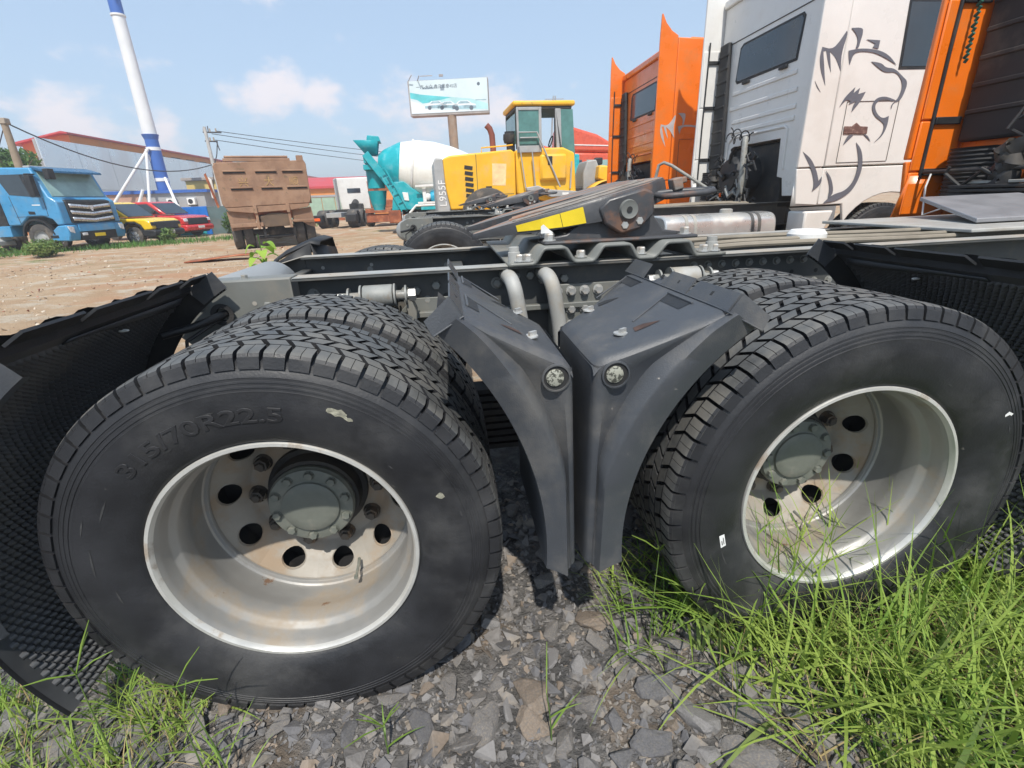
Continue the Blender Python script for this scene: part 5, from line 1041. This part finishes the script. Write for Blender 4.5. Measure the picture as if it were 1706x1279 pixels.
# --- far white tractor unit seen from behind and rusty scrap beside it
v = Veh('far_tractor', (-6.35, 31.0, 0), R(-6), 'white tractor unit far off, seen from behind beside the mixer', 'truck')
v.pr('cab_back', m_cabwhite, [(-.95, .95), (-1.05, 2.85), (.95, 2.85), (1.0, .95)], 2.2, 4.2, bevel=.05); v.pr('side_fairing', m_lgrey, [(1.85, .9), (1.75, 2.75), (2.2, 2.85), (2.2, .9)], -1.10, -1.0, 'yz'); v.pr('rear_window', m_glass, [(-.42, 1.95), (-.42, 2.22), (.42, 2.22), (.42, 1.95)], 2.17, 2.2)
v.p('engine', m_dark, lambda b: (b.bb(-.3, .5, 1.7, 2.18, .9, 1.3), b.cyl((.05, 1.6, 1.2), (.05, 2.1, 1.4), .2)), bevel=.03); v.box('chassis', m_lgrey, -.42, .42, -2.5, 2.2, .6, .85)
for x in (-.95, .95): v.box('mudguard', m_black, x-.3, x+.3, -2.6, -2.1, .35, .75, .03)
for x, m_ in ((-1.1, m_orr), (.3, m_rustv)): v.box('tail_lamp', m_, x, x+.35, -2.64, -2.605, .45, .6)
v.box('fifth_wheel', m_dark, -.4, .4, -.8, .2, .86, 1.0)
for y in (-1.6, -.3):
    for x in (-.85, .85):
        w_ = empty('wheel', (x, y, .5), R(90), v.root); b = MB(); b.lathe([(-.28, .3), (-.28, .45), (-.2, .5), (.2, .5), (.28, .45), (.28, .3)], 20); b.build('tyre', m_cload, w_)
v = Veh('scrap_truck', (-4.2, 29.5, 0), R(-4), 'rust red stripped truck chassis below the mixer chute', 'truck')
v.pr('cab_shell', m_rustv, [(-.7, 1.0), (-.75, 2.5), (-.45, 2.55), (-.35, 1.5), (1.0, 1.4), (1.1, 1.0)], 1.0, 2.6, bevel=.04); v.p('frame', m_rustv, lambda b: (b.bb(-.6, 1.2, -1.0, 1.0, .75, .98), b.bb(-.6, 1.2, -.9, -.7, .25, .7), b.cyl((-.6, -.2, .45), (1.2, -.2, .45), .15)), bevel=.02)
for x in (-.6, 1.1):
    w_ = empty('wheel', (x, 0, .45), R(90), v.root); b = MB(); b.lathe([(-.2, .25), (-.2, .4), (-.12, .45), (.12, .45), (.2, .4), (.2, .25)], 20); b.build('tyre', m_cload, w_)
# ---------------------------------------------------------------- buildings, poles, signs
m_orw = mat('orange wall', (.70, .27, .07), rough=.8, var=.08, vs=.6, dirt=(.5, .25, .12), da=.4, ds=.4)
m_redroof = mat('red metal roof', (.50, .055, .06), rough=.5, var=.1, vs=1)
m_sheet = mat('pale sheet metal wall', (.80, .83, .85), rough=.25, var=.05, vs=.3, metal=.75, rvar=.05, dirt=(.68, .72, .74), da=.5, ds=.15)
m_greyw = mat('grey shed wall', (.33, .34, .35), rough=.8, var=.1, vs=.8, dirt=(.4, .34, .3), da=.5, ds=.5)
m_blueedge = mat('blue roof edge', (.03, .11, .40), rough=.5, var=.1)
m_yelw = mat('yellow wall', (.62, .45, .14), rough=.85, var=.08, vs=.6)
m_greend = mat('green gate', (.30, .42, .32), rough=.7, var=.12, vs=2)
m_fb = mat('blue board', (.01, .16, .55), rough=.5, var=.1); m_ft = mat('teal board', (.02, .34, .38), rough=.6, var=.15, vs=1); m_fd = mat('dark board', (.10, .15, .15), rough=.7, var=.2, vs=1.5, dirt=(.2, .17, .15), da=.5, ds=1)
m_conc = mat('weathered concrete', (.36, .30, .24), rough=.9, var=.15, vs=2)
m_tblue = mat('blue tower paint', (.035, .12, .42), rough=.5, var=.08, vs=1); m_twhite = mat('white tower paint', (.72, .73, .74), rough=.5, var=.05, vs=1)
m_wire = mat('wire', (.05, .05, .055), rough=.6)
# long orange works hall running away from us
v = Veh('works_hall', (-32.3, 50, 0), 0, 'long orange hall with a red roof edge behind the pale sheet wall', 'building')
v.pr('side_wall', m_orw, [(0, 0), (0, 7.85), (90, 7.85), (90, 0)], -.3, 0, 'yz', 0); v.pr('gable_wall', m_orw, [(-3.9, 0), (-3.9, 7.25), (-.3, 7.9), (-.3, 0)], 0, .3, 'xz', 0)
v.pr('roof', m_redroof, [(-4.4, 7.24), (-.15, 8.08), (.30, 8.00), (.30, 7.86), (-.3, 7.93), (-4.4, 7.09)], -.6, 90.5, 'xz', 0)
for k in range(22):
    y = 13+3.5*k; w_ = v.p('window', m_seam, lambda b: b.bb(.0, .06, y, y+1.9, 6.75, 7.35)); v.p('pane', m_lgrey, lambda b: b.bb(.061, .07, y+.1, y+1.8, 6.82, 7.28), w_)
# pale sheet wall in front of it
v = Veh('sheet_wall', (-31.0, 44.2, 0), 0, 'tall pale sheet metal wall in front of the orange hall', 'wall')
for k in range(10):
    y = 4.2*k; v.p('sheet_panel', m_sheet, lambda b: b.bb(-.1, .0, y+.02, y+4.18, .0, 3.35)); v.p('sheet_panel', m_sheet, lambda b: b.bb(-.1, .0, y+.02, y+4.18, 3.39, 7.0))
v.p('wall_frame', m_greyw, lambda b: b.bb(-.3, -.101, 0, 42, 0, 6.9))
# red roofed low hall at the left, and the far red roof at the right
v = Veh('low_hall', (-37, 44, 0), 0, 'low hall with a red roof at the far left behind the pole', 'building')
v.pr('wall', m_orw, [(-12, 0), (-12, 4.3), (5.2, 4.6), (5.2, 0)], 0, 6, 'xz', 0); v.pr('roof', m_redroof, [(-12.4, 4.3), (-12.4, 5.0), (5.5, 5.6), (5.5, 4.6)], -.4, 6.4, 'xz', 0); v.p('eave', m_whitep, lambda b: b.bb(-12.4, 5.5, -.45, -.41, 4.25, 4.55))
v = Veh('gate_shed', (-15.0, 52, 0), R(8), 'red roofed shed with pale green gates behind the dump truck', 'building')
v.pr('wall', m_orw, [(-3, 0), (-3, 2.9), (16, 2.9), (16, 0)], 0, 6, 'xz', 0); v.pr('roof', m_redroof, [(-.3, 2.85), (-.3, 3.05), (3.0, 4.0), (6.4, 4.0), (6.4, 2.85)], -3.5, 16.5, 'yz', 0)
for k in range(8): v.p('gate_leaf', m_greend, lambda b: b.bb(-2.6+1.25*k, -1.4+1.25*k, -.08, -.0, .0, 2.0), bevel=.02)
v.p('lintel', m_greyw, lambda b: b.bb(-2.8, 7.6, -.10, -.001, 2.05, 2.25))
# grey shed with blue roof edge and two air conditioners
v = Veh('grey_shed', (-27.8, 45.0, 0), R(-2), 'long grey shed with a blue roof edge below the tower', 'building')
v.box('wall', m_greyw, 0, 7.6, 0, 5, 0, 2.75, 0); v.box('painted_wall', mat('faded pink wall', (.45, .27, .2), rough=.85, var=.15, vs=.6), 0, 3.0, -.04, -.003, 1.2, 2.75, 0); v.pr('roof_edge', m_blueedge, [(-.2, 2.76), (8.0, 2.70), (8.0, 2.92), (-.2, 3.02)], -.2, 5.2, 'xz', 0)
for x in (4.7, 6.3):
    ac = v.p('air_conditioner', m_whitep, lambda b: b.bb(x, x+.62, -.38, -.06, 1.75, 2.3), bevel=.03); v.p('fan_grille', m_black, lambda b: b.lathe([(-.386, .19), (-.39, 0)], 20, (x+.28, 0, 2.02)), ac)
    v.p('bracket', m_dark, lambda b: b.bb(x+.05, x+.6, -.38, -.003, 1.68, 1.745))
v = Veh('yellow_house', (-24.3, 51, 0), R(-2), 'small yellow flat roofed house behind the grey shed', 'building')
v.box('wall', m_yelw, 0, 3.6, 0, 5, 0, 3.9, 0); v.box('roof', m_conc, -.25, 3.85, -.25, 5.25, 3.91, 4.15, .02); v.box('side_wall', mat('ochre wall', (.55, .33, .08), rough=.85), 2.2, 3.0, -.4, -.003, 0, 2.2, 0)
# boards
v = Veh('board_fence', (-15.1, 29.0, 0), R(-2), 'blue and teal boards fencing beyond the red pickup', 'fence')
v.box('blue_board', m_fb, .0, 1.75, -.03, .03, .95, 1.48, .005); v.box('teal_board', m_ft, .0, 1.45, -.03, .03, .02, .94, .005); v.box('blue_edge', m_fb, 1.46, 1.75, -.03, .03, .02, .94, .005); v.box('dark_board', m_fd, 1.77, 2.75, -.025, .035, .02, 1.46, .005)
for x in (.05, 1.72, 2.7): v.box('post', m_greyw, x-.03, x+.03, .04, .1, 0, 1.6, .005)
# blue and white tower on its trestle
v = Veh('sign_tower', (-23.45, 45.5, 0), 0, 'tall blue and white tubular tower on white struts', 'tower')
v.p('base_tube', m_tblue, lambda b: b.cyl((-.12, 0, 1.9), (-.02, 0, 6.9), .50, .47, 28)); v.p('shaft', m_twhite, lambda b: b.cyl((-.02, 0, 7.1), (.08, 0, 15.0), .50, .42, 28)); v.p('top_tube', m_tblue, lambda b: b.cyl((.08, 0, 15.1), (.15, 0, 21.0), .42, .42, 28)); v.p('collar', m_tblue, lambda b: b.lathe([(6.75, .47), (7.12, .60), (7.12, .5)], 28, (-.02, 0, 0), axis='z')); v.p('collar', m_whitep, lambda b: b.lathe([(14.98, .40), (14.98, .48), (15.1, .48), (15.1, .40)], 28, (.08, 0, 0), axis='z'))
for z, r_ in ((3.65, .515), (5.95, .51)): v.p('band', m_twhite, lambda b: b.lathe([(z, .4), (z, r_), (z+.25, r_), (z+.25, .4)], 28, (-.06, 0, 0), axis='z'))
for a_, b_ in (((-.1, -.6, 6.1), (-3.6, -1.6, 1.8)), ((-.3, -.6, 6.0), (-.75, -1.6, 1.7)), ((.4, -.4, 3.9), (1.3, -1.5, 1.7)), ((-.35, -.5, 5.6), (-.2, 1.6, 1.8)), ((-.9, -1.6, 3.0), (-1.6, -1.6, 1.8))): v.p('strut', m_twhite, lambda b: b.cyl(a_, b_, .11, n=10))
for a_, b_ in (((-3.9, -1.6, 1.75), (1.5, -1.5, 1.75)), ((-3.9, -1.6, .95), (1.5, -1.5, .95)), ((-3.8, -1.6, 0), (-3.8, -1.6, 1.8)), ((1.4, -1.5, 0), (1.4, -1.5, 1.8)), ((-1.0, -1.6, 0), (-1.0, -1.6, 1.8)), ((-3.6, 1.6, 1.75), (1.4, 1.6, 1.75)), ((-3.2, -1.6, 1.7), (-2.4, -1.6, .2))): v.p('base_beam', m_twhite, lambda b: b.bar(a_, b_, .14, .16))
v.p('lettering', m_whitep, lambda b: b.bb(.35, .44, -.46, -.38, 15.9, 19))
# billboard
v = Veh('billboard', (.75, 50.0, 0), R(-9), 'roadside billboard with a pale teal car picture on a rusty post', 'billboard')
m_bp = mat('billboard print ground', (.62, .72, .74), rough=.5, var=.06, vs=.5); m_b1 = mat('print teal', (.10, .52, .55), rough=.5, var=.25, vs=.7); m_b2 = mat('print pale teal', (.42, .68, .69), rough=.5, var=.15, vs=.7); m_b3 = mat('print car grey', (.28, .42, .47), rough=.5, var=.4, vs=2); m_b4 = mat('print white', (.75, .78, .8), rough=.5, var=.05); m_b5 = mat('print dark', (.10, .13, .16), rough=.6)
m_bframe = mat('weathered billboard steel', (.34, .30, .28), rough=.8, var=.2, vs=1)
v.p('frame', m_bframe, lambda b: b.bb(-3.75, 3.6, .0, 1.0, 8.68, 11.55), bevel=.03); pn_ = v.p('print', m_bp, lambda b: b.bb(-3.62, 3.55, -.03, -.002, 8.88, 11.52))
def flat(nm, m_, poly, y=-.036): return v.p(nm, m_, lambda b: b.prism(poly, y, -.031), pn_, smooth=False)
flat('print_swoosh', m_b1, [(-3.6, 10.62), (-2.6, 10.42), (-1.2, 10.25), (.2, 10.1), (-.6, 9.95), (-1.9, 9.75), (-2.5, 9.7), (-3.0, 10.0), (-3.6, 10.15)]); flat('print_sea', m_b2, [(-1.9, 9.92), (.1, 10.12), (2.0, 9.9), (3.52, 9.45), (3.52, 9.0), (1.0, 9.1), (-1.6, 9.4)], -.034); flat('print_mound', m_b4, [(-3.6, 9.95), (-2.9, 9.75), (-2.2, 9.4), (-1.6, 9.1), (3.5, 8.92), (-3.6, 8.92)], -.033)
def car(x, z, s):
    flat('print_car', m_b4, [(x-1.2*s, z), (x-1.15*s, z+.25*s), (x-.8*s, z+.36*s), (x-.45*s, z+.6*s), (x+.4*s, z+.62*s), (x+.8*s, z+.36*s), (x+1.15*s, z+.28*s), (x+1.2*s, z)], -.039); flat('print_car_shade', m_b3, [(x-1.2*s, z-.08*s), (x-1.18*s, z+.16*s), (x+.3*s, z+.22*s), (x+1.18*s, z+.14*s), (x+1.2*s, z-.08*s)], -.041); flat('print_car_glass', m_b3, [(x-.6*s, z+.36*s), (x-.36*s, z+.55*s), (x+.34*s, z+.56*s), (x+.62*s, z+.36*s)], -.041)
    for d in (-.7, .72): v.p('print_wheel', m_b5, lambda b: b.lathe([(-.043, 0), (-.043, .2*s)], 14, (x+d*s, 0, z-.03*s)), pn_)
car(-1.3, 9.35, .85); car(-.2, 9.3, .8); car(1.3, 9.2, .95)
for txt, x, z, s in (('一汽-大众 鑫云恩泰4S店', -1.1, 10.98, .36),):
    me = text_mesh(txt, s, .002); me.materials.append(m_b5); o = link('print_lettering', me, pn_); o.location = (x, -.036, z); o.rotation_euler = (R(90), 0, 0)
v.p('print_emblem', m_b5, lambda b: b.lathe([(-.037, .0), (-.037, .14)], 16, (2.75, 0, 11.05)), pn_); flat('print_line', m_b3, [(2.4, 9.75), (3.4, 9.72), (3.4, 9.80), (2.4, 9.82)])
v.p('floodlight_arm', m_bframe, lambda b: [b.bar((-3.6, -.2, 11.5), (-3.2, -.5, 11.9), .05, .05), b.bar((-2.8, 0, 11.55), (-2.5, -.6, 11.8), .06, .06), b.bar((-2.4, -.6, 11.75), (-1.3, -.6, 11.75), .06, .06), b.bb(-.7, -.35, -.7, -.5, 11.65, 11.8)])
v.p('post', mat('rusty post', (.30, .20, .13), rough=.85, var=.25, vs=1.5, dirt=(.28, .25, .23), da=.8, ds=.6), lambda b: b.cyl((.1, .4, 0), (.05, .4, 8.67), .42, n=18))
# utility poles and their wires
v = Veh('utility_pole', (-14.95, 35, 0), 0, 'slim utility pole with a cross arm left of the dump truck', 'pole')
v.p('shaft', mat('pale pole', (.45, .44, .42), rough=.8), lambda b: b.cyl((0, 0, 0), (0, 0, 6.15), .15, .09, 12))
for z, w__ in ((5.85, .9), (5.35, .55)):
    ca = v.p('cross_arm', m_wire, lambda b: b.bar((-.15, 0, z), (w__, .1, z-.03), .06, .08))
    for x in (-.1, .3, .7): v.p('insulator', m_conc, lambda b: b.cyl((x*w__, .02, z), (x*w__, .02, z+.2), .045, n=8), ca)
v.p('stay', m_wire, lambda b: b.tube([(.55, .05, 5.3), (.35, .05, 4.6), (.1, 0, 4.0)], .03, 6)); v.p('fuse', m_wire, lambda b: (b.bar((.5, .05, 5.3), (.58, .05, 4.8), .05, .05), b.bar((.15, .05, 5.8), (.18, .05, 6.2), .04, .04)))
v = Veh('utility_pole', (-18.35, 24, 0), 0, 'brown concrete utility pole at the far left behind the blue truck', 'pole')
v.p('shaft', mat('brown pole', (.30, .23, .165), rough=.9, var=.15), lambda b: b.cyl((-.05, 0, 0), (.12, 0, 4.95), .20, .12, 14)); v.p('cap', m_conc, lambda b: b.bb(-.05, .27, -.15, .15, 4.93, 5.15), bevel=.02); v.p('stay', m_wire, lambda b: b.cyl((-.9, .2, 3.6), (.1, 0, 4.9), .02, n=6))
def wire(a, b_, sag, label, r_=.016, grp='overhead wires'):
    a, b_ = Vector(a), Vector(b_); pts = [a.lerp(b_, t/16)-Vector((0, 0, sag*4*(t/16)*(1-t/16))) for t in range(17)]
    o = MB(); o.tube(pts, r_, 5); w_ = o.build('overhead_wire', m_wire); tag(w_, label, 'wire', grp); return w_
wire((-18.2, 24, 5.0), (-15.0, 35, 4.0), 1.0, 'thick wire sagging from the brown pole to the slim pole', .03)
wire((-14.3, 35, 5.9), (24, 75, 5.6), .8, 'topmost wire running right from the slim pole', .02)
wire((-14.6, 35, 5.75), (24, 76, 4.9), .9, 'middle wire running right from the slim pole', .02)
wire((-14.5, 35, 5.4), (24, 77, 4.2), .9, 'lowest wire running right from the slim pole', .02)
wire((-15.0, 35, 4.0), (-26.5, 60, 1.0), .6, 'wire running down from the slim pole across the grey shed', .025)
# far lattice mast
v = Veh('lattice_mast', (17, 80, 0), 0, 'faint lattice power mast far off above the red cab', 'mast')
v.p('lattice', m_greyw, lambda b: [b.bar((s*1.0, t*1.0, 0), (s*.15, t*.15, 15.2), .12, .12) for s in (-1, 1) for t in (-1, 1)]+[b.bar((-1.4, 0, z), (1.4, 0, z), .1, .1) for z in (12.6, 13.8, 14.8)])
# broken board lying on the yard
v = Veh('scrap_board', (-6.4, 12.9, .06), R(6), 'warped reddish board lying on the dirt yard', 'board'); v.p('board', m_rustv, lambda b: b.grid([[(x, y, .05*math.sin(x*2)+.02) for x in (-.7, -.3, .1, .5, .9)] for y in (-.25, .25)]), solid=.03)
# ---------------------------------------------------------------- foliage
def leafmat(name, c, c2):
    m = mat(name, c, rough=.55, var=.35, vs=3, dirt=c2, da=.8, ds=2.5, dlo=.42, dhi=.6); nt = m.node_tree; p = nt.nodes['Principled BSDF']; o = [n for n in nt.nodes if n.type == 'OUTPUT_MATERIAL'][0]
    tr = N(nt, 'ShaderNodeBsdfTranslucent'); mxs = N(nt, 'ShaderNodeMixShader'); mxs.inputs[0].default_value = .32
    lk = p.inputs['Base Color'].links[0].from_socket; nt.links.new(lk, tr.inputs['Color']); nt.links.new(p.outputs[0], mxs.inputs[1]); nt.links.new(tr.outputs[0], mxs.inputs[2]); nt.links.new(mxs.outputs[0], o.inputs['Surface']); return m
m_leaf = leafmat('leaf green', (.075, .16, .035), (.14, .24, .05)); m_weed = leafmat('weed green', (.13, .23, .05), (.24, .30, .09)); m_sprout = leafmat('bright leaf', (.24, .42, .05), (.36, .50, .08))
m_bark = mat('bark', (.12, .09, .065), rough=.9, var=.3)
def leaves(b, c, rad, n, size, rnd, hollow=.3, stretch=1.6):
    for _ in range(n):
        while True:
            d = Vector((rnd.uniform(-1, 1), rnd.uniform(-1, 1), rnd.uniform(-1, 1)))
            if hollow*.3 < d.length < 1: break
        if mnoise.noise(d*2.1+Vector(c)) < -.18: continue
        p = Vector((c[0]+d.x*rad[0], c[1]+d.y*rad[1], c[2]+d.z*rad[2])); s = size*rnd.uniform(.6, 1.3)
        E_ = Euler((rnd.uniform(-1.2, 1.2), rnd.uniform(-1.2, 1.2), rnd.uniform(0, 6.28))).to_matrix()
        b.add([p+E_ @ Vector(q) for q in ((-s*stretch, 0, 0), (0, -s*.5, s*.12), (s*stretch, 0, 0), (0, s*.5, s*.12))], [(0, 1, 2, 3)])
def plant(name, loc, rad, n, size, label, cat, m_=m_leaf, trunk=None, seed=1, group=None):
    rnd = random.Random(seed); r_ = empty(name, loc); tag(r_, label, cat, group)
    b = MB(); h = rad[2]; base = (trunk or 0)
    for k in range(7):
        a = rnd.uniform(0, 6.28); q = rnd.uniform(0, .6)
        leaves(b, (math.cos(a)*rad[0]*q, math.sin(a)*rad[1]*q, base+h*rnd.uniform(.55, 1.25)), (rad[0]*.6, rad[1]*.6, h*.55), n//7, size, rnd)
    b.build('crown' if trunk else 'foliage', m_, r_, smooth=False)
    t = MB()
    if trunk:
        t.tube([(0, 0, 0), (.05, 0, base*.6), (.0, .05, base+h)], [.16, .12, .05], 8)
        for k in range(5): a = k*1.3; t.tube([(0, 0, base*.8), (math.cos(a)*rad[0]*.4, math.sin(a)*rad[1]*.4, base+h*.7), (math.cos(a)*rad[0]*.75, math.sin(a)*rad[1]*.75, base+h*1.2)], [.07, .04, .015], 6)
        t.build('trunk', m_bark, r_)
    else:
        for k in range(9): a = rnd.uniform(0, 6.28); q = rnd.uniform(.2, .8); t.tube([(math.cos(a)*.1, math.sin(a)*.1, 0), (math.cos(a)*rad[0]*q, math.sin(a)*rad[1]*q, h*1.2)], [.012, .004], 5)
        t.build('stem', m_leaf, r_)
    return r_
plant('tree', (-23.6, 30.5, 0), (1.9, 1.7, 1.25), 2600, .13, 'leafy green tree at the far left behind the brown pole', 'tree', trunk=2.7, seed=4)
plant('tree', (-27.0, 36, 0), (2.2, 2.0, 1.3), 2000, .15, 'low leafy tree in front of the red roofed hall', 'tree', trunk=1.8, seed=5)
plant('weed', (-13.9, 17.6, 0), (.75, .6, .36), 1800, .045, 'tall pale weed in front of the blue truck wheel', 'weed', m_weed, seed=6, group='weeds by the parked vehicles')
plant('weed', (-16.2, 17.6, 0), (1.3, .8, .28), 1200, .08, 'low spreading weed at the white truck corner', 'weed', m_leaf, seed=7, group='weeds by the parked vehicles')
plant('weed', (-12.3, 22.3, 0), (.35, .35, .38), 500, .06, 'round weed between the yellow and red pickups', 'weed', m_weed, seed=8, group='weeds by the parked vehicles')
plant('shrub', (-11.9, 28.5, 0), (.8, .8, .75), 1200, .10, 'green shrub between the dark board and the dump truck', 'shrub', m_leaf, seed=9)
plant('shrub', (-16.4, 33.0, 0), (1.0, .8, .85), 1200, .10, 'yellow green shrub above the blue boards', 'shrub', m_weed, seed=10)
plant('weed', (-9.3, 33.0, 0), (.9, .5, .3), 500, .08, 'weed beside the far white tractor', 'weed', m_leaf, seed=12, group='weeds by the parked vehicles')
# sprout with broad bright leaves growing up behind the chassis tail
sp_ = empty('leafy_sprout', (-1.62, 2.75, 0)); tag(sp_, 'bright green broad leaved sprout rising behind the chassis tail', 'plant')
b = MB(); b.tube([(0, 0, 0), (.03, 0, .5), (.01, .02, 1.08)], [.008, .006, .003], 6); b.build('stem', m_leaf, sp_)
rnd = random.Random(5)
for k in range(14):
    z = .80+.017*k; a = k*2.4; d = Vector((math.cos(a), math.sin(a), 0)); s_ = .038+.010*(k % 3); b = MB()
    p0 = Vector((.01, .01, z)); c_ = p0+d*.035; sd_ = Vector((-d.y, d.x, 0)); pts = [p0+d*.01]
    rows_ = []
    for i in range(6):
        t = i/5; wd_ = s_*math.sin(PI*(.08+.88*t))**.8*.75; q = c_+d*(s_*1.7*t)+Vector((0, 0, .03*math.sin(PI*t)-.045*t)); rows_.append([q-sd_*wd_, q+Vector((0, 0, -.008)), q+sd_*wd_])
    b.grid(rows_); b.build('leaf', m_sprout, sp_)
# grass strip along the parked vehicles and grass round the wheels
def blade(b, x, y, z, L_, wd, az, lean, curl, n=5):
    d = Vector((math.cos(az), math.sin(az), 0)); s_ = Vector((-d.y, d.x, 0)); rows_ = []; p = Vector((x, y, z)); a = lean
    for i in range(n+1):
        t = i/n; w_ = wd*(1-t)**.7*(.55+.45*min(1, t*5)) if i < n else 0.0003
        rows_.append((p-s_*w_/2, p+s_*w_/2)); p = p+(d*math.sin(a)+Vector((0, 0, math.cos(a))))*(L_/n); a += curl/n
    m0 = len(b.v); b.v += [q for r_ in rows_ for q in r_]; b.f += [(m0+2*i, m0+2*i+1, m0+2*i+3, m0+2*i+2) for i in range(n)]
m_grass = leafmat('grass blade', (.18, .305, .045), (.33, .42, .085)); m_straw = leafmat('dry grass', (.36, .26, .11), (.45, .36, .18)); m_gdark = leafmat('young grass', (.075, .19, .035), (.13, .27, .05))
rg = random.Random(21)
strip = MB()
for _ in range(2600):
    u = rg.random(); x = -17.5+8*u+rg.gauss(0, .3); y = 18.2+5.5*u+rg.gauss(0, .8); blade(strip, x, y, 0, rg.uniform(.1, .3), .03, rg.uniform(0, 6.28), rg.uniform(0, .5), rg.uniform(0, 1), 3)
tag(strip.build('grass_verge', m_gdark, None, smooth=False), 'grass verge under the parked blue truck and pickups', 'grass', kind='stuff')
def turf(name, n, area, m_, lab, Lr, wr, seed, dens):
    rg = random.Random(seed); b = MB(); c = 0; t = 0
    while c < n and t < n*30:
        t += 1; x = rg.uniform(area[0], area[1]); y = rg.uniform(area[2], area[3])
        if rg.random() > dens(x, y): continue
        tuft = rg.randint(2, 6); az0 = rg.uniform(0, 6.28)
        for _ in range(tuft):
            c += 1; L_ = rg.uniform(*Lr); blade(b, x+rg.gauss(0, .012), y+rg.gauss(0, .012), gh(x, y)-.005, L_, rg.uniform(*wr), az0+rg.gauss(0, 1.4), rg.uniform(.05, 1.15), rg.uniform(-.2, 1.5))
    tag(b.build(name, m_, None, smooth=False), lab, 'grass', kind='stuff')
def dR(x, y):
    e = .20+.24*max(0, .05-y)*2.0+.12*mnoise.noise(Vector((x*3, y*3, 1)))
    k = min(1, max(0, (x-e)/.36)); 
    if y > .15 and x < 1.05: k *= .3
    return k**1.3
turf('grass', 3900, (.22, 2.3, -.66, .58), m_grass, 'long green grass around the front drive wheel', (.18, .54), (.0045, .0125), 31, dR)
turf('broad_grass', 1000, (.3, 2.3, -.66, .55), m_weed, 'broad yellow green blades among the long grass', (.12, .34), (.009, .018), 37, dR)
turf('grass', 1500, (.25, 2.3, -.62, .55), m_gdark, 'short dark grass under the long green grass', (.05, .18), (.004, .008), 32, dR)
turf('dry_grass', 1500, (.3, 2.2, -.6, .5), m_straw, 'dry straw stalks among the long green grass', (.10, .34), (.002, .005), 33, dR)
turf('tall_grass', 1300, (1.05, 2.5, -.15, .75), m_grass, 'tall grass clump at the right edge beside the front tyre', (.22, .52), (.005, .012), 38, lambda x, y: min(1, max(0, (x-1.0)/.3)))
turf('young_grass', 230, (.12, .55, -.02, .30), m_grass, 'thin grass in the gap beside the fender feet', (.10, .28), (.003, .007), 39, lambda x, y: .8)
turf('far_grass', 2200, (1.2, 4.5, .2, 3.6), m_grass, 'grass in the shade under the front of the tractor unit', (.1, .3), (.005, .011), 36, lambda x, y: .8)
def dL(x, y): return max(0, min(1, (-.72-x)/.5))*(1 if y < .16 else .25)*(.4+.6*(mnoise.noise(Vector((x*5, y*5, 4))) > -.05))
turf('grass', 900, (-1.7, -.62, -.22, .32), m_grass, 'thin yellow green grass in front of the rear wheel', (.05, .17), (.003, .007), 34, dL)
turf('dry_grass', 240, (-1.6, -.7, -.2, .3), m_straw, 'dry stems in front of the rear wheel', (.05, .16), (.002, .004), 35, dL)
def stalk(x, y, h, spikes, seed, label, lean=(0, 0), leaf=True):
    """finger grass: thin stem, a few leaf blades, an umbrella of slim seed spikes"""
    rn = random.Random(seed); r_ = empty('finger_grass', (x, y, gh(x, y))); tag(r_, label, 'grass', 'tall finger grass stalks')
    b = MB(); tip = Vector((lean[0], lean[1], h)); pts = [Vector((lean[0]*t**2, lean[1]*t**2, h*t)) for t in (0, .25, .5, .75, 1)]; b.tube(pts, [.0020, .0019, .0017, .0014, .0011], 6); b.build('stem', m_weed, r_)
    for k in range(spikes):
        a = rn.uniform(0, 6.28); L_ = rn.uniform(.055, .11); d = Vector((math.cos(a), math.sin(a)*.7, rn.uniform(.25, 1.6))).normalized(); b = MB(); b.tube([tip, tip+d*L_*.5+Vector((0, 0, .004)), tip+d*L_+Vector((0, 0, -.004))], [.0011, .0019, .0007], 5); b.build('seed_spike', m_grass, r_)
    if leaf:
        for k in range(2):
            b = MB(); p = pts[1+k]; blade(b, p.x, p.y, p.z, rn.uniform(.07, .13), .0065, rn.uniform(0, 6.28), .9, .6); b.build('leaf_blade', m_grass, r_, smooth=False)
stalk(-.93, -.155, .20, 6, 1, 'finger grass with five splayed spikes in front of the rear tyre')
stalk(-.87, -.17, .30, 4, 2, 'tall finger grass leaning over the lower rim of the rear wheel', (-.05, .02))
stalk(-1.16, -.09, .30, 5, 3, 'finger grass with closed spikes before the rear mudguard', (.01, 0))
stalk(-1.10, -.06, .17, 4, 4, 'short finger grass at the foot of the rear mudguard')
stalk(-.52, -.16, .10, 5, 5, 'low finger grass below the rear tyre')
stalk(.20, .02, .30, 8, 6, 'finger grass spreading beside the front fender foot', (.02, .03))
stalk(.26, .0, .20, 6, 7, 'finger grass between the fender foot and the front tyre', (.03, 0))
stalk(-.13, -.19, .17, 1, 8, 'single bare green stem at the bottom middle', (-.01, 0))
stalk(.32, -.22, .22, 6, 9, 'finger grass standing over the stones at the grass edge', (-.03, 0))
stalk(.72, -.22, .27, 6, 10, 'tall finger grass before the front wheel rim', (.02, 0))
# ---------------------------------------------------------------- summer haze filling the yard
hm = bpy.data.materials.new('summer haze'); hm.use_nodes = True; hn = hm.node_tree; hn.nodes.clear()
ho = N(hn, 'ShaderNodeOutputMaterial'); hv = N(hn, 'ShaderNodeVolumePrincipled'); hv.inputs['Color'].default_value = (.93, .95, 1.0, 1); hv.inputs['Density'].default_value = .0026; hv.inputs['Anisotropy'].default_value = .2
hn.links.new(hv.outputs[0], ho.inputs['Volume'])
hb = MB(); hb.bb(-520, 520, -90, 720, -1.2, 24); hz_o = hb.build('haze', hm, None, smooth=False); tag(hz_o, 'thin summer haze over the whole yard', 'haze', kind='stuff')
